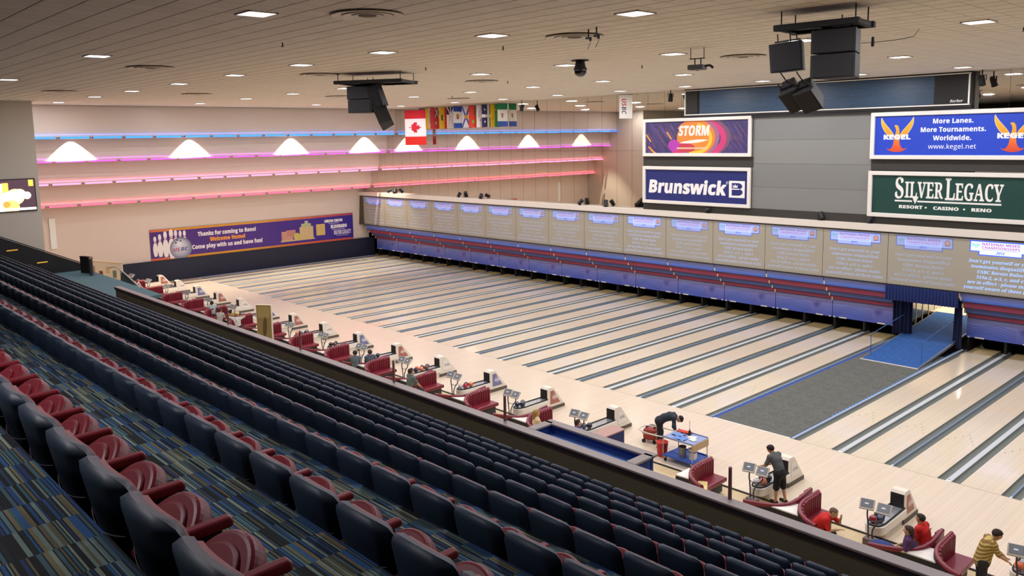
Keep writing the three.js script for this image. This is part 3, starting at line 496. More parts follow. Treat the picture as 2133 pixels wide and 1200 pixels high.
// ───────── banner on the left wall ─────────
{
  const t = thing('welcome_banner', 'long purple banner with bowling pins and skyline on the left wall', 'banner', [LEFT_WALL + 0.05, 2.99, -5.85]);
  const tex = canvasTex(2048, 272, (g, w, h) => {
    const gr = g.createLinearGradient(0, 0, w, 0); gr.addColorStop(0, '#4a2578'); gr.addColorStop(0.5, '#4b2a84'); gr.addColorStop(1, '#33218c'); g.fillStyle = gr; g.fillRect(0, 0, w, h);
    const b = g.createLinearGradient(0, 0, w, 0); b.addColorStop(0, '#d8664a'); b.addColorStop(0.12, '#d8942e'); b.addColorStop(0.5, '#dca030'); b.addColorStop(0.8, '#c65a54'); b.addColorStop(1, '#a83c5c'); g.fillStyle = b; g.fillRect(0, 0, w, 20);
    const b2 = g.createLinearGradient(0, 0, w, 0); b2.addColorStop(0, '#e0603c'); b2.addColorStop(0.2, '#e2a02c'); b2.addColorStop(0.45, '#e0a034'); b2.addColorStop(0.75, '#d8663e'); b2.addColorStop(1, '#cf5548'); g.fillStyle = b2; g.fillRect(0, h - 20, w, 20);
    const pin = (x, s, y) => { g.fillStyle = '#ece7e2'; g.beginPath(); g.moveTo(x - 9 * s, y - 50 * s); g.bezierCurveTo(x - 22 * s, y - 90 * s, x - 14 * s, y - 118 * s, x, y - 118 * s); g.bezierCurveTo(x + 14 * s, y - 118 * s, x + 22 * s, y - 90 * s, x + 9 * s, y - 50 * s); g.bezierCurveTo(x + 34 * s, y, x + 28 * s, y + 60 * s, x + 15 * s, y + 110 * s); g.lineTo(x - 15 * s, y + 110 * s); g.bezierCurveTo(x - 28 * s, y + 60 * s, x - 34 * s, y, x - 9 * s, y - 50 * s); g.fill(); g.fillStyle = '#a8324a'; g.fillRect(x - 10 * s, y - 62 * s, 20 * s, 5 * s); g.fillRect(x - 11 * s, y - 48 * s, 22 * s, 5 * s); };
    [[40, 0.78, 150], [82, 0.88, 145], [300, 0.8, 120], [262, 0.82, 122], [130, 1.0, 138], [222, 0.9, 124], [182, 1.15, 142]].forEach((p) => pin(p[0], p[1], p[2]));
    const rg = g.createRadialGradient(250, 140, 10, 262, 190, 100); rg.addColorStop(0, '#e2e2ea'); rg.addColorStop(0.6, '#b0b2c0'); rg.addColorStop(1, '#70748a'); g.fillStyle = rg; g.beginPath(); g.arc(262, 182, 98, 0, 7); g.fill();
    g.fillStyle = '#34364a'; for (const [x, y] of [[232, 108], [262, 118], [218, 130]]) { g.beginPath(); g.ellipse(x, y, 9, 6, 0.4, 0, 7); g.fill(); }
    text(g, 'US', 220, 192, 44, '#b8324e', { skew: 0.25, w: 62 }); text(g, 'BC', 292, 190, 44, '#2f3f86', { skew: 0.25, w: 66 });
    text(g, 'Thanks for coming to Reno!', 700, 72, 50, '#efe9e6', { w: 560, stroke: 3 }); text(g, 'Welcome Home!', 700, 128, 50, '#f0a02c', { w: 340, stroke: 3 }); text(g, 'Come play with us and have fun!', 700, 186, 50, '#efe9e6', { w: 680, stroke: 3 });
    const tower = (x, y, ww, hh, c) => { g.fillStyle = c; g.fillRect(x, y, ww, hh); g.fillStyle = 'rgba(90,60,40,0.3)'; for (let k = x + 8; k < x + ww; k += 14) g.fillRect(k, y + 6, 5, hh - 8); };
    tower(1240, 128, 120, 96, '#d09a86'); tower(1290, 118, 100, 60, '#c88a7c'); tower(1436, 96, 150, 130, '#d8c08e'); tower(1456, 66, 106, 40, '#b9c48c'); tower(1494, 40, 38, 30, '#b9c0b0'); tower(1620, 86, 100, 112, '#dcc274'); g.fillStyle = '#c9b85c'; g.beginPath(); g.arc(1404, 186, 36, 0, 7); g.fill(); g.fillStyle = '#cdb27c'; g.fillRect(1230, 214, 370, 14);
    text(g, 'CIRCUS CIRCUS', 1820, 62, 34, '#f2f0ee', { w: 210, stroke: 4 }); g.fillStyle = '#d8d2e6'; g.fillRect(1760, 86, 120, 5); text(g, 'ELDORADO', 1880, 122, 44, '#f2f0ee', { w: 190, stroke: 4 }); g.fillRect(1800, 150, 150, 5);
    text(g, 'SILVER LEGACY', 1920, 186, 52, '#f2f0ee', { w: 200, font: 'serif', stroke: 2 }); g.fillRect(1850, 216, 140, 4);
  });
  mesh('printed_face', face(18.72, 2.48, 0.012, 0, 0, 0, Math.PI / 2), Mt(0xffffff, 0.5, { map: tex }), t);
  mesh('backing', bx(0.02, 2.5, 18.74), M.dark, t);
}
{ // bright screen on the pier
  const t = thing('wall_screen', 'glowing screen with washed-out golden picture on the beige pier', 'screen', [-37.3, 8.08, 15.78]);
  const tex = canvasTex(256, 128, (g, w, h) => {
    g.fillStyle = '#3a2830'; g.fillRect(0, 0, w, h); g.fillStyle = '#fff6e4'; g.fillRect(0, 14, 170, 114); g.fillStyle = '#e8a84a'; g.fillRect(0, 60, 170, 5); g.fillRect(150, 12, 20, 50);
    const blob = (x, y, r, c) => { g.fillStyle = c; g.beginPath(); g.ellipse(x, y, r, r * 1.1, 0, 0, 7); g.fill(); };
    blob(190, 70, 30, '#f7d288'); blob(172, 82, 32, '#ffeab4'); blob(205, 60, 20, '#ffe6a8'); blob(176, 112, 26, '#f6b860'); blob(228, 66, 14, '#fff2d0'); blob(160, 100, 12, '#d8803a'); g.fillStyle = '#f0c040'; g.fillRect(236, 2, 16, 26); g.fillStyle = '#fff8e8'; g.fillRect(80, 116, 176, 10);
  });
  mesh('housing', bx(0.1, 1.98, 4.3, -0.04, 0, 0), M.black, t);
  mesh('display', face(4.2, 1.88, 0.02, 0, 0, 0, Math.PI / 2), Mt(0x202020, 0.4, { map: tex, emissiveMap: tex, emissive: 0xffffff, emissiveIntensity: 2.2 }), t);
  const l = new THREE.RectAreaLight(0xffe2b0, 1.2, 4.2, 1.98); l.position.set(-37.22, 8.08, 15.78); l.lookAt(-30, 8.08, 15.78); scene.add(l);
}
solo('wall_pilaster', rb(0.12, 2.3, 0.42, 0.03, LEFT_WALL + 0.06, 4.6, 10.4), Mt(0xe9ede8, 0.3), 'narrow pale pilaster on the left wall beside the pier', 'pilaster');
// ───────── flags on the mirror ─────────
{
  const F = (draw) => canvasTex(96, 192, (g, w, h) => { g.save(); draw(g, w, h); g.restore(); });
  const leaf = (g, x, y, s, c) => { g.fillStyle = c; g.save(); g.translate(x, y); g.rotate(Math.PI / 2); g.beginPath(); [[0, -1], [0.18, -0.55], [0.42, -0.68], [0.36, -0.1], [0.66, -0.36], [0.72, -0.22], [0.98, -0.26], [0.88, 0.02], [1, 0.12], [0.5, 0.48], [0.56, 0.66], [0.06, 0.58], [0.06, 1], [-0.06, 1], [-0.06, 0.58], [-0.56, 0.66], [-0.5, 0.48], [-1, 0.12], [-0.88, 0.02], [-0.98, -0.26], [-0.72, -0.22], [-0.66, -0.36], [-0.36, -0.1], [-0.42, -0.68], [-0.18, -0.55]].forEach(([a, b], i) => (i ? g.lineTo(a * s, b * s) : g.moveTo(a * s, b * s))); g.fill(); g.restore(); };
  const fill = (g, c, x, y, w, h) => { g.fillStyle = c; g.fillRect(x, y, w, h); };
  const ball = (g, x, y, r, c) => { g.fillStyle = c; g.beginPath(); g.arc(x, y, r, 0, 7); g.fill(); };
  function cloth(w, h, bend, k) { const g = new THREE.PlaneGeometry(w, h, 10, 10), p = g.attributes.position; for (let i = 0; i < p.count; i++) p.setZ(i, Math.sin(p.getX(i) / w * 7 + k) * bend * (0.4 + 0.6 * (0.5 - p.getY(i) / h))); g.computeVertexNormals(); return g; }
  const flag = (label, x, z, w, h, yTop, turn, tex, bend) => {
    const t = thing('hanging_flag', label, 'flag', [x, yTop, z], turn, 'row of hanging flags');
    mesh('cloth', place(cloth(w, h, bend, x), 0, -h / 2, 0), Mt(0xffffff, 0.85, { map: tex, side: THREE.DoubleSide }), t);
    mesh('rod', cy(0.018, 0.018, w + 0.06, 0, 0.0, 0, 0, 0, Math.PI / 2, 8), M.grey, t);
    mesh('cord', cy(0.006, 0.006, 0.3, 0, 0.15, 0, 0, 0, 0, 6), M.grey, t);
  };
  flag('large red and white maple leaf flag hanging longest of the flags', -37.62, -15.6, 1.95, 2.95, 13.5, 0.5, F((g, w, h) => { fill(g, '#eee6e6', 0, 0, w, h); fill(g, '#c8202f', 0, 0, w, h * 0.25); fill(g, '#d8281f', 0, h * 0.76, w, h * 0.24); leaf(g, w / 2, h / 2, 30, '#c82034'); }), 0.05);
  const list = [
    ['blue flag with a small shield', (g, w, h) => { fill(g, '#3a62b8', 0, 0, w, h); fill(g, '#3f4a66', 0, 0, w, 40); ball(g, 48, 92, 18, '#d8d2b4'); }],
    ['yellow, white and green flag', (g, w, h) => { fill(g, '#e6dfd2', 0, 0, w, h); fill(g, '#d8b024', 0, 0, 50, h); fill(g, '#5d8a5a', 62, 20, 10, 120); }],
    ['red ensign flag with a bison-like shield', (g, w, h) => { fill(g, '#c23a40', 0, 0, w, h); fill(g, '#7a3a5a', 50, 0, 46, 90); g.strokeStyle = '#e8d8d0'; g.lineWidth = 8; g.beginPath(); g.moveTo(50, 0); g.lineTo(96, 90); g.moveTo(96, 0); g.lineTo(50, 90); g.stroke(); ball(g, 60, 140, 14, '#a8b07a'); }],
    ['yellow and red flag with a dark galley', (g, w, h) => { fill(g, '#e2b41e', 0, 0, w, h); fill(g, '#cf3a2c', 64, 0, 32, h); fill(g, '#4a4a2a', 20, 70, 22, 50); ball(g, 50, 100, 9, '#e0d6a0'); }],
    ['navy and white flag of crossing bands', (g, w, h) => { fill(g, '#e6ddd6', 0, 0, w, h); g.fillStyle = '#2b2c4e'; g.beginPath(); g.moveTo(0, 6); g.lineTo(0, 70); g.lineTo(40, 70); g.fill(); g.beginPath(); g.moveTo(14, 0); g.lineTo(48, 60); g.lineTo(48, 0); g.fill(); g.beginPath(); g.moveTo(60, 0); g.lineTo(92, 0); g.lineTo(60, 56); g.fill(); g.strokeStyle = '#cf9a88'; g.lineWidth = 5; g.beginPath(); g.moveTo(48, 80); g.lineTo(14, 180); g.moveTo(50, 80); g.lineTo(86, 180); g.stroke(); }],
    ['blue-white-blue flag with a central shield', (g, w, h) => { fill(g, '#e4dfdc', 0, 0, w, h); fill(g, '#2f4aa4', 0, 0, w, 48); fill(g, '#3357ac', 0, 148, w, 44); ball(g, 48, 84, 18, '#b58e2e'); ball(g, 48, 104, 12, '#b0503a'); }],
    ['white flag with a blue saltire and yellow shield', (g, w, h) => { fill(g, '#e4e2e6', 0, 0, w, h); g.strokeStyle = '#4257aa'; g.lineWidth = 16; g.beginPath(); g.moveTo(0, 0); g.lineTo(w, h); g.moveTo(w, 0); g.lineTo(0, h); g.stroke(); ball(g, 48, 96, 18, '#dca02c'); }],
    ['orange-red flag with a green shield', (g, w, h) => { fill(g, '#d8462c', 0, 0, w, h); fill(g, '#9a5050', 56, 0, 40, 90); ball(g, 50, 140, 14, '#86b04a'); }],
    ['white flag with green and red marks', (g, w, h) => { fill(g, '#e6ded6', 0, 0, w, h); fill(g, '#6a8a68', 30, 50, 8, 60); fill(g, '#cf6a3a', 80, 0, 16, h); ball(g, 54, 130, 10, '#c86a50'); }],
    ['dark blue flag with a broad white cross', (g, w, h) => { fill(g, '#33305e', 0, 0, w, h); fill(g, '#e6e2e0', 56, 0, 26, h); fill(g, '#e6e2e0', 0, 84, w, 26); for (const [x, y] of [[30, 44], [30, 146]]) ball(g, x, y, 8, '#d8d6e0'); }],
    ['yellow and green flag with a small flower', (g, w, h) => { fill(g, '#d8b41e', 0, 0, w, h); fill(g, '#3c9440', 58, 0, 38, h); ball(g, 70, 50, 9, '#e08030'); ball(g, 26, 120, 8, '#d86a2a'); }],
    ['green, white and blue banded flag with a crest', (g, w, h) => { fill(g, '#e2dccf', 0, 0, w, h); fill(g, '#1f7a52', 0, 0, w, 52); fill(g, '#3a55a4', 0, 148, w, 44); ball(g, 48, 92, 12, '#c86a6a'); ball(g, 48, 110, 8, '#5a6a4a'); }],
  ];
  const xs = [-37.45, -36.64, -35.59, -34.5, -33.62, -32.55, -31.6, -30.7, -30.0, -29.05, -28.25, -27.15], ws = [0.62, 0.55, 0.85, 0.75, 0.7, 0.85, 0.75, 0.8, 0.6, 0.85, 0.7, 0.95];
  list.forEach(([nm, draw], i) => flag(`${nm}, ${ord(i + 1)} in the mirror row`, xs[i], MIRROR_Z + 0.05 + ws[i] / 2, ws[i], 1.75, 13.62, Math.PI / 2 - 0.12, F(draw), 0.035));
}
{ // white vertical banner with red and blue letters
  const t = thing('vertical_banner', 'white vertical banner with red and blue letters hanging near the mirror', 'banner', [-15.12, 12.9, -16.02], 0.9);
  const tex = canvasTex(96, 192, (g, w, h) => { g.fillStyle = '#efece6'; g.fillRect(0, 0, w, h); text(g, 'US', 34, 62, 46, '#c03a3a', { rot: Math.PI / 2, w: 62, skew: 0.2 }); text(g, 'BC', 34, 126, 46, '#3a3f5a', { rot: Math.PI / 2, w: 62, skew: 0.2 }); });
  mesh('printed_face', face(0.86, 1.55, 0, 0, 0.01), Mt(0xffffff, 0.7, { map: tex }), t); mesh('backing', bx(0.87, 1.56, 0.012), M.white, t); mesh('rod', cy(0.02, 0.02, 0.9, 0, 0.78, 0, 0, 0, Math.PI / 2, 8), M.grey, t);
}
// ───────── things on the ceiling ─────────
{
  const ring = (r0, r1, y) => lathe([[r0, y], [r1, y - 0.03], [r1, y - 0.05], [r1 - 0.02, y - 0.055], [r0, y - 0.03], [r0, y]], 36);
  let first = null;
  [[3.95, 16.44, 'nearest the camera, top centre'], [3.91, 9.69, 'beside the pair of small cameras'], [-10.74, 0.29, 'left of the black dome'], [3.42, 0.28, 'right of the hanging projector'], [-11.14, 15.69, 'upper left above the seats'], [-11, 8.93, 'left of the left speaker cluster'], [-26.54, 14.64, 'far left near the pier'], [-26.25, 7.8, 'left, third before the tiered wall'], [-25.29, -0.65, 'behind the left speaker cluster'], [-24.5, -9.6, 'beyond the left speaker cluster near the flags']].forEach(([x, z, w]) => {
    const label = `large round white air diffuser in the ceiling, ${w}`;
    if (first) return dup(first, [x, CEIL_Y - 0.012, z], label);
    const t = first = thing('air_diffuser', label, 'air vent', [x, CEIL_Y - 0.012, z], 0, 'round ceiling air diffusers');
    [[0.58, 0.8], [0.36, 0.56], [0.2, 0.34]].forEach(([a, b]) => mesh('ring', ring(a, b, 0), M.cream, t));
    mesh('throat', cy(0.62, 0.62, 0.01, 0, -0.004, 0, 0, 0, 0, 28), Mt(0x8d8474, 0.8), t); mesh('centre_cone', cy(0.16, 0.2, 0.03, 0, -0.03, 0, 0, 0, 0, 20), Mt(0x3f3a33, 0.7), t);
  });
  const d = thing('dome_camera', 'black dome camera under its round ceiling mount', 'camera', [-0.85, CEIL_Y, 4.2]);
  mesh('ceiling_plate', cy(0.3, 0.33, 0.03, 0, -0.025, 0, 0, 0, 0, 20), M.black, d); mesh('neck', cy(0.16, 0.2, 0.2, 0, -0.14, 0), M.dark, d); mesh('shroud', cy(0.18, 0.26, 0.16, 0, -0.28, 0, 0, 0, 0, 20), M.dark, d); mesh('dome', sp(0.24, 0, -0.38, 0, 18), Mp(0x060608, 0.12, { clearcoat: 1 }), d);
  const p = thing('ceiling_projector', 'grey projector hanging from the ceiling on two rods', 'projector', [4.1, 13.12, 4.1], 0.25);
  mesh('body', rb(0.52, 0.16, 0.42, 0.03, 0, 0, 0), Mt(0x55565c, 0.5), p); mesh('lens', cy(0.08, 0.09, 0.12, -0.1, 0, -0.26, Math.PI / 2), M.black, p); mesh('cable_arm', tube([[0.2, 0.02, 0], [0.42, 0.04, 0], [0.52, -0.04, 0]], 0.04, 10), M.black, p);
  mesh('cross_bar', bx(0.5, 0.03, 0.03, 0, 0.28, 0), M.dark, p); for (const x of [-0.22, 0.22]) mesh('drop_rod', cy(0.012, 0.012, 0.36, x, 0.45, 0, 0, 0, 0, 6), M.dark, p); for (const x of [-0.08, 0.12]) mesh('stem', cy(0.02, 0.02, 0.22, x, 0.17, 0, 0, 0, 0, 6), M.dark, p);
  // small pan cameras and drop hooks
  const cam = (x, y, z, label) => { const t = thing('ceiling_hook', label, 'hook', [x, y, z]); mesh('rod', cy(0.02, 0.02, CEIL_Y - y, 0, (CEIL_Y - y) / 2, 0, 0, 0, 0, 6), M.dark, t); mesh('bracket', [bx(0.16, 0.05, 0.06, 0, 0, 0), bx(0.05, 0.09, 0.05, 0.06, -0.03, 0)], M.dark, t); mesh('wire', tube([[0.06, 0, 0], [0.12, -0.1, 0.05], [0.05, -0.3, 0.1]], 0.008, 8, 4), M.dark, t); };
  cam(5.05, 13.52, 10.4, 'left of two dark ceiling hooks with dangling wires'); cam(5.5, 13.52, 10.6, 'right of two dark ceiling hooks with dangling wires');
  const sp1 = thing('wire_lamp', 'tiny dark fitting on a wire strung under the ceiling', 'fitting', [9.4, 13.5, 3.4]); mesh('body', [cy(0.035, 0.05, 0.2, 0, 0, 0), sp(0.05, 0, -0.12, 0, 8)], M.dark, sp1); mesh('wire', tube([[-1.1, -0.02, 0.5], [0, -0.05, 0], [1.0, 0.1, -0.5], [1.05, 0.25, -0.5]], 0.008, 10, 4), M.dark, sp1);
  let sk = null;
  [[-1.9, 13.4, 15.4, 'over the seats'], [0.9, 13.4, 9.6, 'over the parapet'], [-6.1, 13.4, 7.2, 'over the settees'], [-10.2, 13.35, -0.9, 'over the middle lanes'], [-1.0, 13.35, 0.4, 'past the black dome'], [4.6, 13.4, -1.0, 'left of the right speakers'], [12.4, 13.4, 0.8, 'right of the right speakers'], [-14, 13.4, 3.2, 'left of the left speakers'], [-22, 13.4, -7, 'far over the left lanes']].forEach(([x, y, z, w]) => {
    const label = `small dark sprinkler head under the ceiling ${w}`; if (sk) return dup(sk, [x, CEIL_Y - 0.08, z], label);
    sk = thing('sprinkler_head', label, 'sprinkler', [x, CEIL_Y - 0.08, z], 0, 'sprinkler heads'); mesh('pipe', cy(0.02, 0.02, 0.12, 0, 0.03, 0, 0, 0, 0, 6), M.dark, sk); mesh('deflector', cy(0.05, 0.03, 0.02, 0, -0.04, 0, 0, 0, 0, 8), M.grey, sk);
  });
}
// spotlights hanging in front of the mirror and standing on the ledge
{
  const can = (x, y, z, tilt, turn, label, up) => {
    const t = thing('stage_spotlight', label, 'spotlight', [x, y, z], turn, up ? 'spotlights hanging by the mirror' : 'spotlights on the ledge');
    mesh('lamp_body', [cy(0.12, 0.15, 0.42, 0, 0, 0, tilt), cy(0.155, 0.155, 0.04, 0, -Math.cos(tilt) * 0.21, -Math.sin(tilt) * 0.21, tilt)], M.dark, t);
    mesh('yoke', [bx(0.03, 0.24, 0.05, 0.17, up ? 0.12 : -0.08, 0), bx(0.03, 0.24, 0.05, -0.17, up ? 0.12 : -0.08, 0), bx(0.37, 0.03, 0.05, 0, up ? 0.24 : -0.2, 0)], M.black, t);
    mesh('clamp', cy(0.03, 0.03, up ? 0.3 : 0.1, 0, up ? 0.4 : -0.2, 0, 0, 0, 0, 8), M.black, t);
  };
  [[-24.72, 13.2, -15.8, 'dark spotlight hanging by the mirror just right of the flags'], [-11.4, 13.3, -15.8, 'dark spotlight hanging right of the white vertical banner'], [6.2, 13.25, -15.8, 'dark spotlight hanging right of the long projection screen']].forEach(([x, y, z, l]) => can(x, y, z, -0.45, 0.5, l, true));
  [[-42.8, 'first from the left'], [-41.9, 'second from the left'], [-32.8, 'third from the left'], [-30.05, 'fourth from the left'], [-19.4, 'fifth from the left'], [-17.05, 'sixth from the left'], [-8.9, 'under the navy wordmark sign'], [-1.6, 'under the grey cladding'], [1.05, 'under the dark green sign']].forEach(([x, w], i) => can(x, 6.42, -16.24, 2.0 + (i % 3) * 0.3, i % 2 ? 0.7 : -0.6, `small dark spotlight standing on the white ledge, ${w}`, false));
}
// loudspeaker clusters
{
  const cab = (name, label, pos, w, h, d, rot, group) => {
    const t = thing('loudspeaker', label, 'speaker', pos, 0, group); t.rotation.set(...rot);
    const s = [[-w / 2, d / 2], [w / 2, d / 2], [w * 0.32, -d / 2], [-w * 0.32, -d / 2]];
    mesh('cabinet', place(slab(s, -h / 2, h / 2, 0.015), 0, 0, 0), Mt(0x1d1c1b, 0.6), t);
    mesh('grille', rb(w * 0.92, h * 0.94, 0.04, 0.01, 0, 0, d / 2 + 0.012), M.black, t);
    mesh('hanging_hardware', [bx(w * 0.8, 0.03, 0.05, 0, h / 2 + 0.04, 0.1), cy(0.014, 0.014, 0.2, w * 0.3, h / 2 + 0.12, 0.1, 0, 0, 0, 6), cy(0.014, 0.014, 0.2, -w * 0.3, h / 2 + 0.12, 0.1, 0, 0, 0, 6), cy(0.014, 0.014, 0.34, 0, h / 2 + 0.18, -0.1, 0, 0, 0, 6)], M.dark, t);
  };
  const frame = (label, x, z, turn, w, d) => {
    const t = thing('rigging_frame', label, 'rigging frame', [x, 13.36, z], turn);
    mesh('beam', [rb(w, 0.14, 0.16, 0.02, 0, 0, d / 2), rb(w, 0.14, 0.16, 0.02, 0, 0, -d / 2)], M.black, t);
    mesh('cross_beam', [rb(0.14, 0.12, d, 0.02, w / 2 - 0.1, 0, 0), rb(0.14, 0.12, d, 0.02, 0.1 - w / 2, 0, 0), rb(0.14, 0.12, d, 0.02, 0, 0, 0)], M.black, t);
    mesh('deck', bx(w - 0.1, 0.04, d - 0.1, 0, 0.03, 0), M.black, t);
    for (const [a, b] of [[-1, -1], [1, -1], [-1, 1], [1, 1]]) mesh('hanger', cy(0.015, 0.015, 0.34, a * (w / 2 - 0.12), 0.22, b * (d / 2 - 0.1), 0, 0, 0, 6), M.dark, t);
  };
  frame('black rigging frame holding the right loudspeaker cluster', 10.55, 8.6, 0.1, 1.9, 1.0);
  cab('a', 'tall upper black subwoofer of the right cluster', [10.93, 12.98, 8.6], 0.95, 0.52, 0.8, [0, 0.1, 0], 'right loudspeaker cluster');
  cab('b', 'tall lower black subwoofer of the right cluster', [10.93, 12.44, 8.6], 0.95, 0.52, 0.8, [0, 0.1, 0], 'right loudspeaker cluster');
  cab('c', 'square black loudspeaker hanging left in the right cluster', [9.79, 12.74, 8.7], 0.74, 0.66, 0.5, [0.05, 0.15, 0.06], 'right loudspeaker cluster');
  cab('d', 'lowest tilted black loudspeaker of the right cluster, left half', [9.92, 11.86, 8.7], 0.42, 0.62, 0.46, [0.75, 0.35, 0.18], 'right loudspeaker cluster');
  cab('e', 'lowest tilted black loudspeaker of the right cluster, right half', [10.28, 11.84, 8.66], 0.42, 0.62, 0.46, [0.75, 0.2, 0.18], 'right loudspeaker cluster');
  frame('black rigging frame holding the left loudspeaker cluster', -9.5, 7.2, 0.55, 3.0, 1.6);
  cab('f', 'upper black subwoofer of the left cluster', [-10.25, 12.98, 7.2], 1.35, 0.55, 0.9, [0, 0.2, 0], 'left loudspeaker cluster');
  cab('g', 'lower black subwoofer of the left cluster', [-10.2, 12.42, 7.2], 1.35, 0.55, 0.9, [0, 0.2, 0], 'left loudspeaker cluster');
  cab('h', 'slanting black loudspeaker in the middle of the left cluster', [-9.4, 12.8, 7.2], 0.5, 0.95, 0.5, [0.1, 0.4, 0.28], 'left loudspeaker cluster');
  cab('i', 'lowest black loudspeaker pointing down from the left cluster', [-9.05, 11.98, 7.2], 0.55, 0.95, 0.5, [0.5, -0.6, 0.85], 'left loudspeaker cluster');
}
// ───────── settees between the lane pairs ─────────
const SETTEE_DX = -1.62;
function backPath(side) { // plan points of a backrest centre line with the height of its top, from the lane end to the curled end
  const R = [[0.1, 5.6, 1], [0.1, 5.85, 1], [0.1, 6.1, 1], [0.1, 6.35, 1], [0.11, 6.55, 0.99], [0.14, 6.72, 0.97], [0.21, 6.88, 0.94], [0.32, 7.03, 0.91], [0.47, 7.15, 0.88], [0.65, 7.23, 0.85], [0.86, 7.27, 0.82]];
  const L = [[-0.12, 5.6, 1], [-0.12, 5.85, 0.98], [-0.13, 6.1, 0.93], [-0.17, 6.35, 0.88], [-0.26, 6.6, 0.84], [-0.42, 6.82, 0.82], [-0.62, 6.98, 0.82], [-0.85, 7.1, 0.82], [-1.06, 7.18, 0.82], [-1.28, 7.25, 0.82]];
  return side > 0 ? R : L;
}
function offset(path, d) { // to the right of the path's direction
  return path.map((p, i) => { const a = path[Math.max(0, i - 1)], b = path[Math.min(path.length - 1, i + 1)], dx = b[0] - a[0], dz = b[1] - a[1], l = Math.hypot(dx, dz); return [p[0] + dz / l * d, p[1] - dx / l * d, p[2]]; });
}
function wallAlong(path, d0, d1, y0, y1, bevel) { const a = offset(path, d0), b = offset(path, d1).reverse(); return slab([...a, ...b], y0, y1, bevel); }
function ribbon(path, d0, d1, y0, drop) { // upright sheet whose top follows the path's own height
  const a = offset(path, d0), b = offset(path, d1), pos = [], idx = [];
  a.forEach((p, i) => { const q = b[i], y = p[2] - drop; pos.push(p[0], y0, p[1], p[0], y, p[1], q[0], y, q[1], q[0], y0, q[1]); });
  for (let i = 0; i < a.length - 1; i++) for (let k = 0; k < 4; k++) { const u = i * 4 + k, v = i * 4 + (k + 1) % 4, w = u + 4, x = v + 4; idx.push(u, v, w, v, x, w); }
  const e = (a.length - 1) * 4; idx.push(0, 2, 1, 0, 3, 2, e, e + 1, e + 2, e, e + 2, e + 3);
  let g = new THREE.BufferGeometry(); g.setAttribute('position', new THREE.BufferAttribute(new Float32Array(pos), 3)); g.setIndex(idx); g = g.toNonIndexed(); g.computeVertexNormals(); return g;
}
const matSetteeBase = Mt(0x39393d, 0.6), matSetteeDark = Mt(0x0b0d16, 0.5), matTable = Mt(0xeeeae2, 0.3);
function settee(x, label, single) {
  const t = thing('settee', label, 'settee', [x, 0, 0], 0, 'burgundy settees between the lane pairs');
  const half = (s) => {
    const path = backPath(s), d = s > 0 ? 1 : -1, gs = [ribbon(path, -0.035, 0.045, 0.3, 0.02)];
    gs.push(tube(path.map(([a, b, y]) => [a, y - 0.03, b]), 0.055, 48, 8)); // rolled top
    const off = offset(path, 0.05 * d);
    for (let i = 1; i < off.length; i++) { const L = Math.hypot(off[i][0] - off[i - 1][0], off[i][1] - off[i - 1][1]), n = Math.max(1, Math.round(L / 0.125)); for (let k = 0; k < n; k++) { const u = (k + 0.5) / n, px = off[i - 1][0] + (off[i][0] - off[i - 1][0]) * u, pz = off[i - 1][1] + (off[i][1] - off[i - 1][1]) * u, top = off[i][2]; gs.push(place(new THREE.CapsuleGeometry(0.07, top - 0.58, 3, 8), px, (top + 0.4) / 2 + 0.02, pz)); } }
    mesh('backrest', gs, M.burgundy, t);
    mesh('seat', wallAlong(path.slice(0, -1), 0.04 * d, 0.5 * d, 0.34, 0.49, 0.04), M.burgundy, t);
    mesh('base', wallAlong(path.slice(0, -1), -0.02 * d, 0.4 * d, 0.0, 0.34, 0), matSetteeBase, t);
    mesh('back_panel', ribbon(path.slice(4), -0.06 * d, -0.045 * d, 0.02, 0.1), matSetteeDark, t);
  };
  half(1); if (!single) half(-1);
  const R = backPath(1), L = backPath(-1);
  const poly = single ? [[-0.2, 6.35], [0.1, 6.35], [0.11, 6.55], [0.14, 6.72], [0.21, 6.88], [0.3, 7.02], [-0.2, 7.04]] : [[-0.17, 6.35], [0.1, 6.35], [0.11, 6.55], [0.14, 6.72], [0.21, 6.88], [0.29, 6.99], [-0.62, 6.99], [-0.42, 6.82], [-0.26, 6.6]];
  mesh('table_top', slab(poly, 0.74, 0.78, 0.006), matTable, t);
  mesh('front_panel', single ? bx(0.55, 0.73, 0.03, 0.06, 0.37, 7.03) : bx(0.92, 0.73, 0.03, -0.16, 0.37, 7.0), matSetteeDark, t);
  return t;
}
const pairs = [104, 102, 100]; for (let n = 0; n >= -26; n -= 2) pairs.push(n);
let setteeProto = null;
pairs.forEach((n, i) => {
  const x = midOf(n) + SETTEE_DX;
  if (n === 100) { settee(x, 'single burgundy settee with a yellow cloth on its seat, right of the balcony bay', true); return; }
  const label = n >= 100 ? (n === 104 ? 'burgundy double settee where two people sit, near the right edge' : 'burgundy double settee where the hunched man in red sits') : n === 0 ? 'burgundy settee partly hidden behind the balcony bay' : `burgundy channelled settee with white table, ${ord(-n / 2)} to the left of the balcony bay`;
  if (!setteeProto) setteeProto = settee(x, label); else dup(setteeProto, [x, 0, 0], label);
});
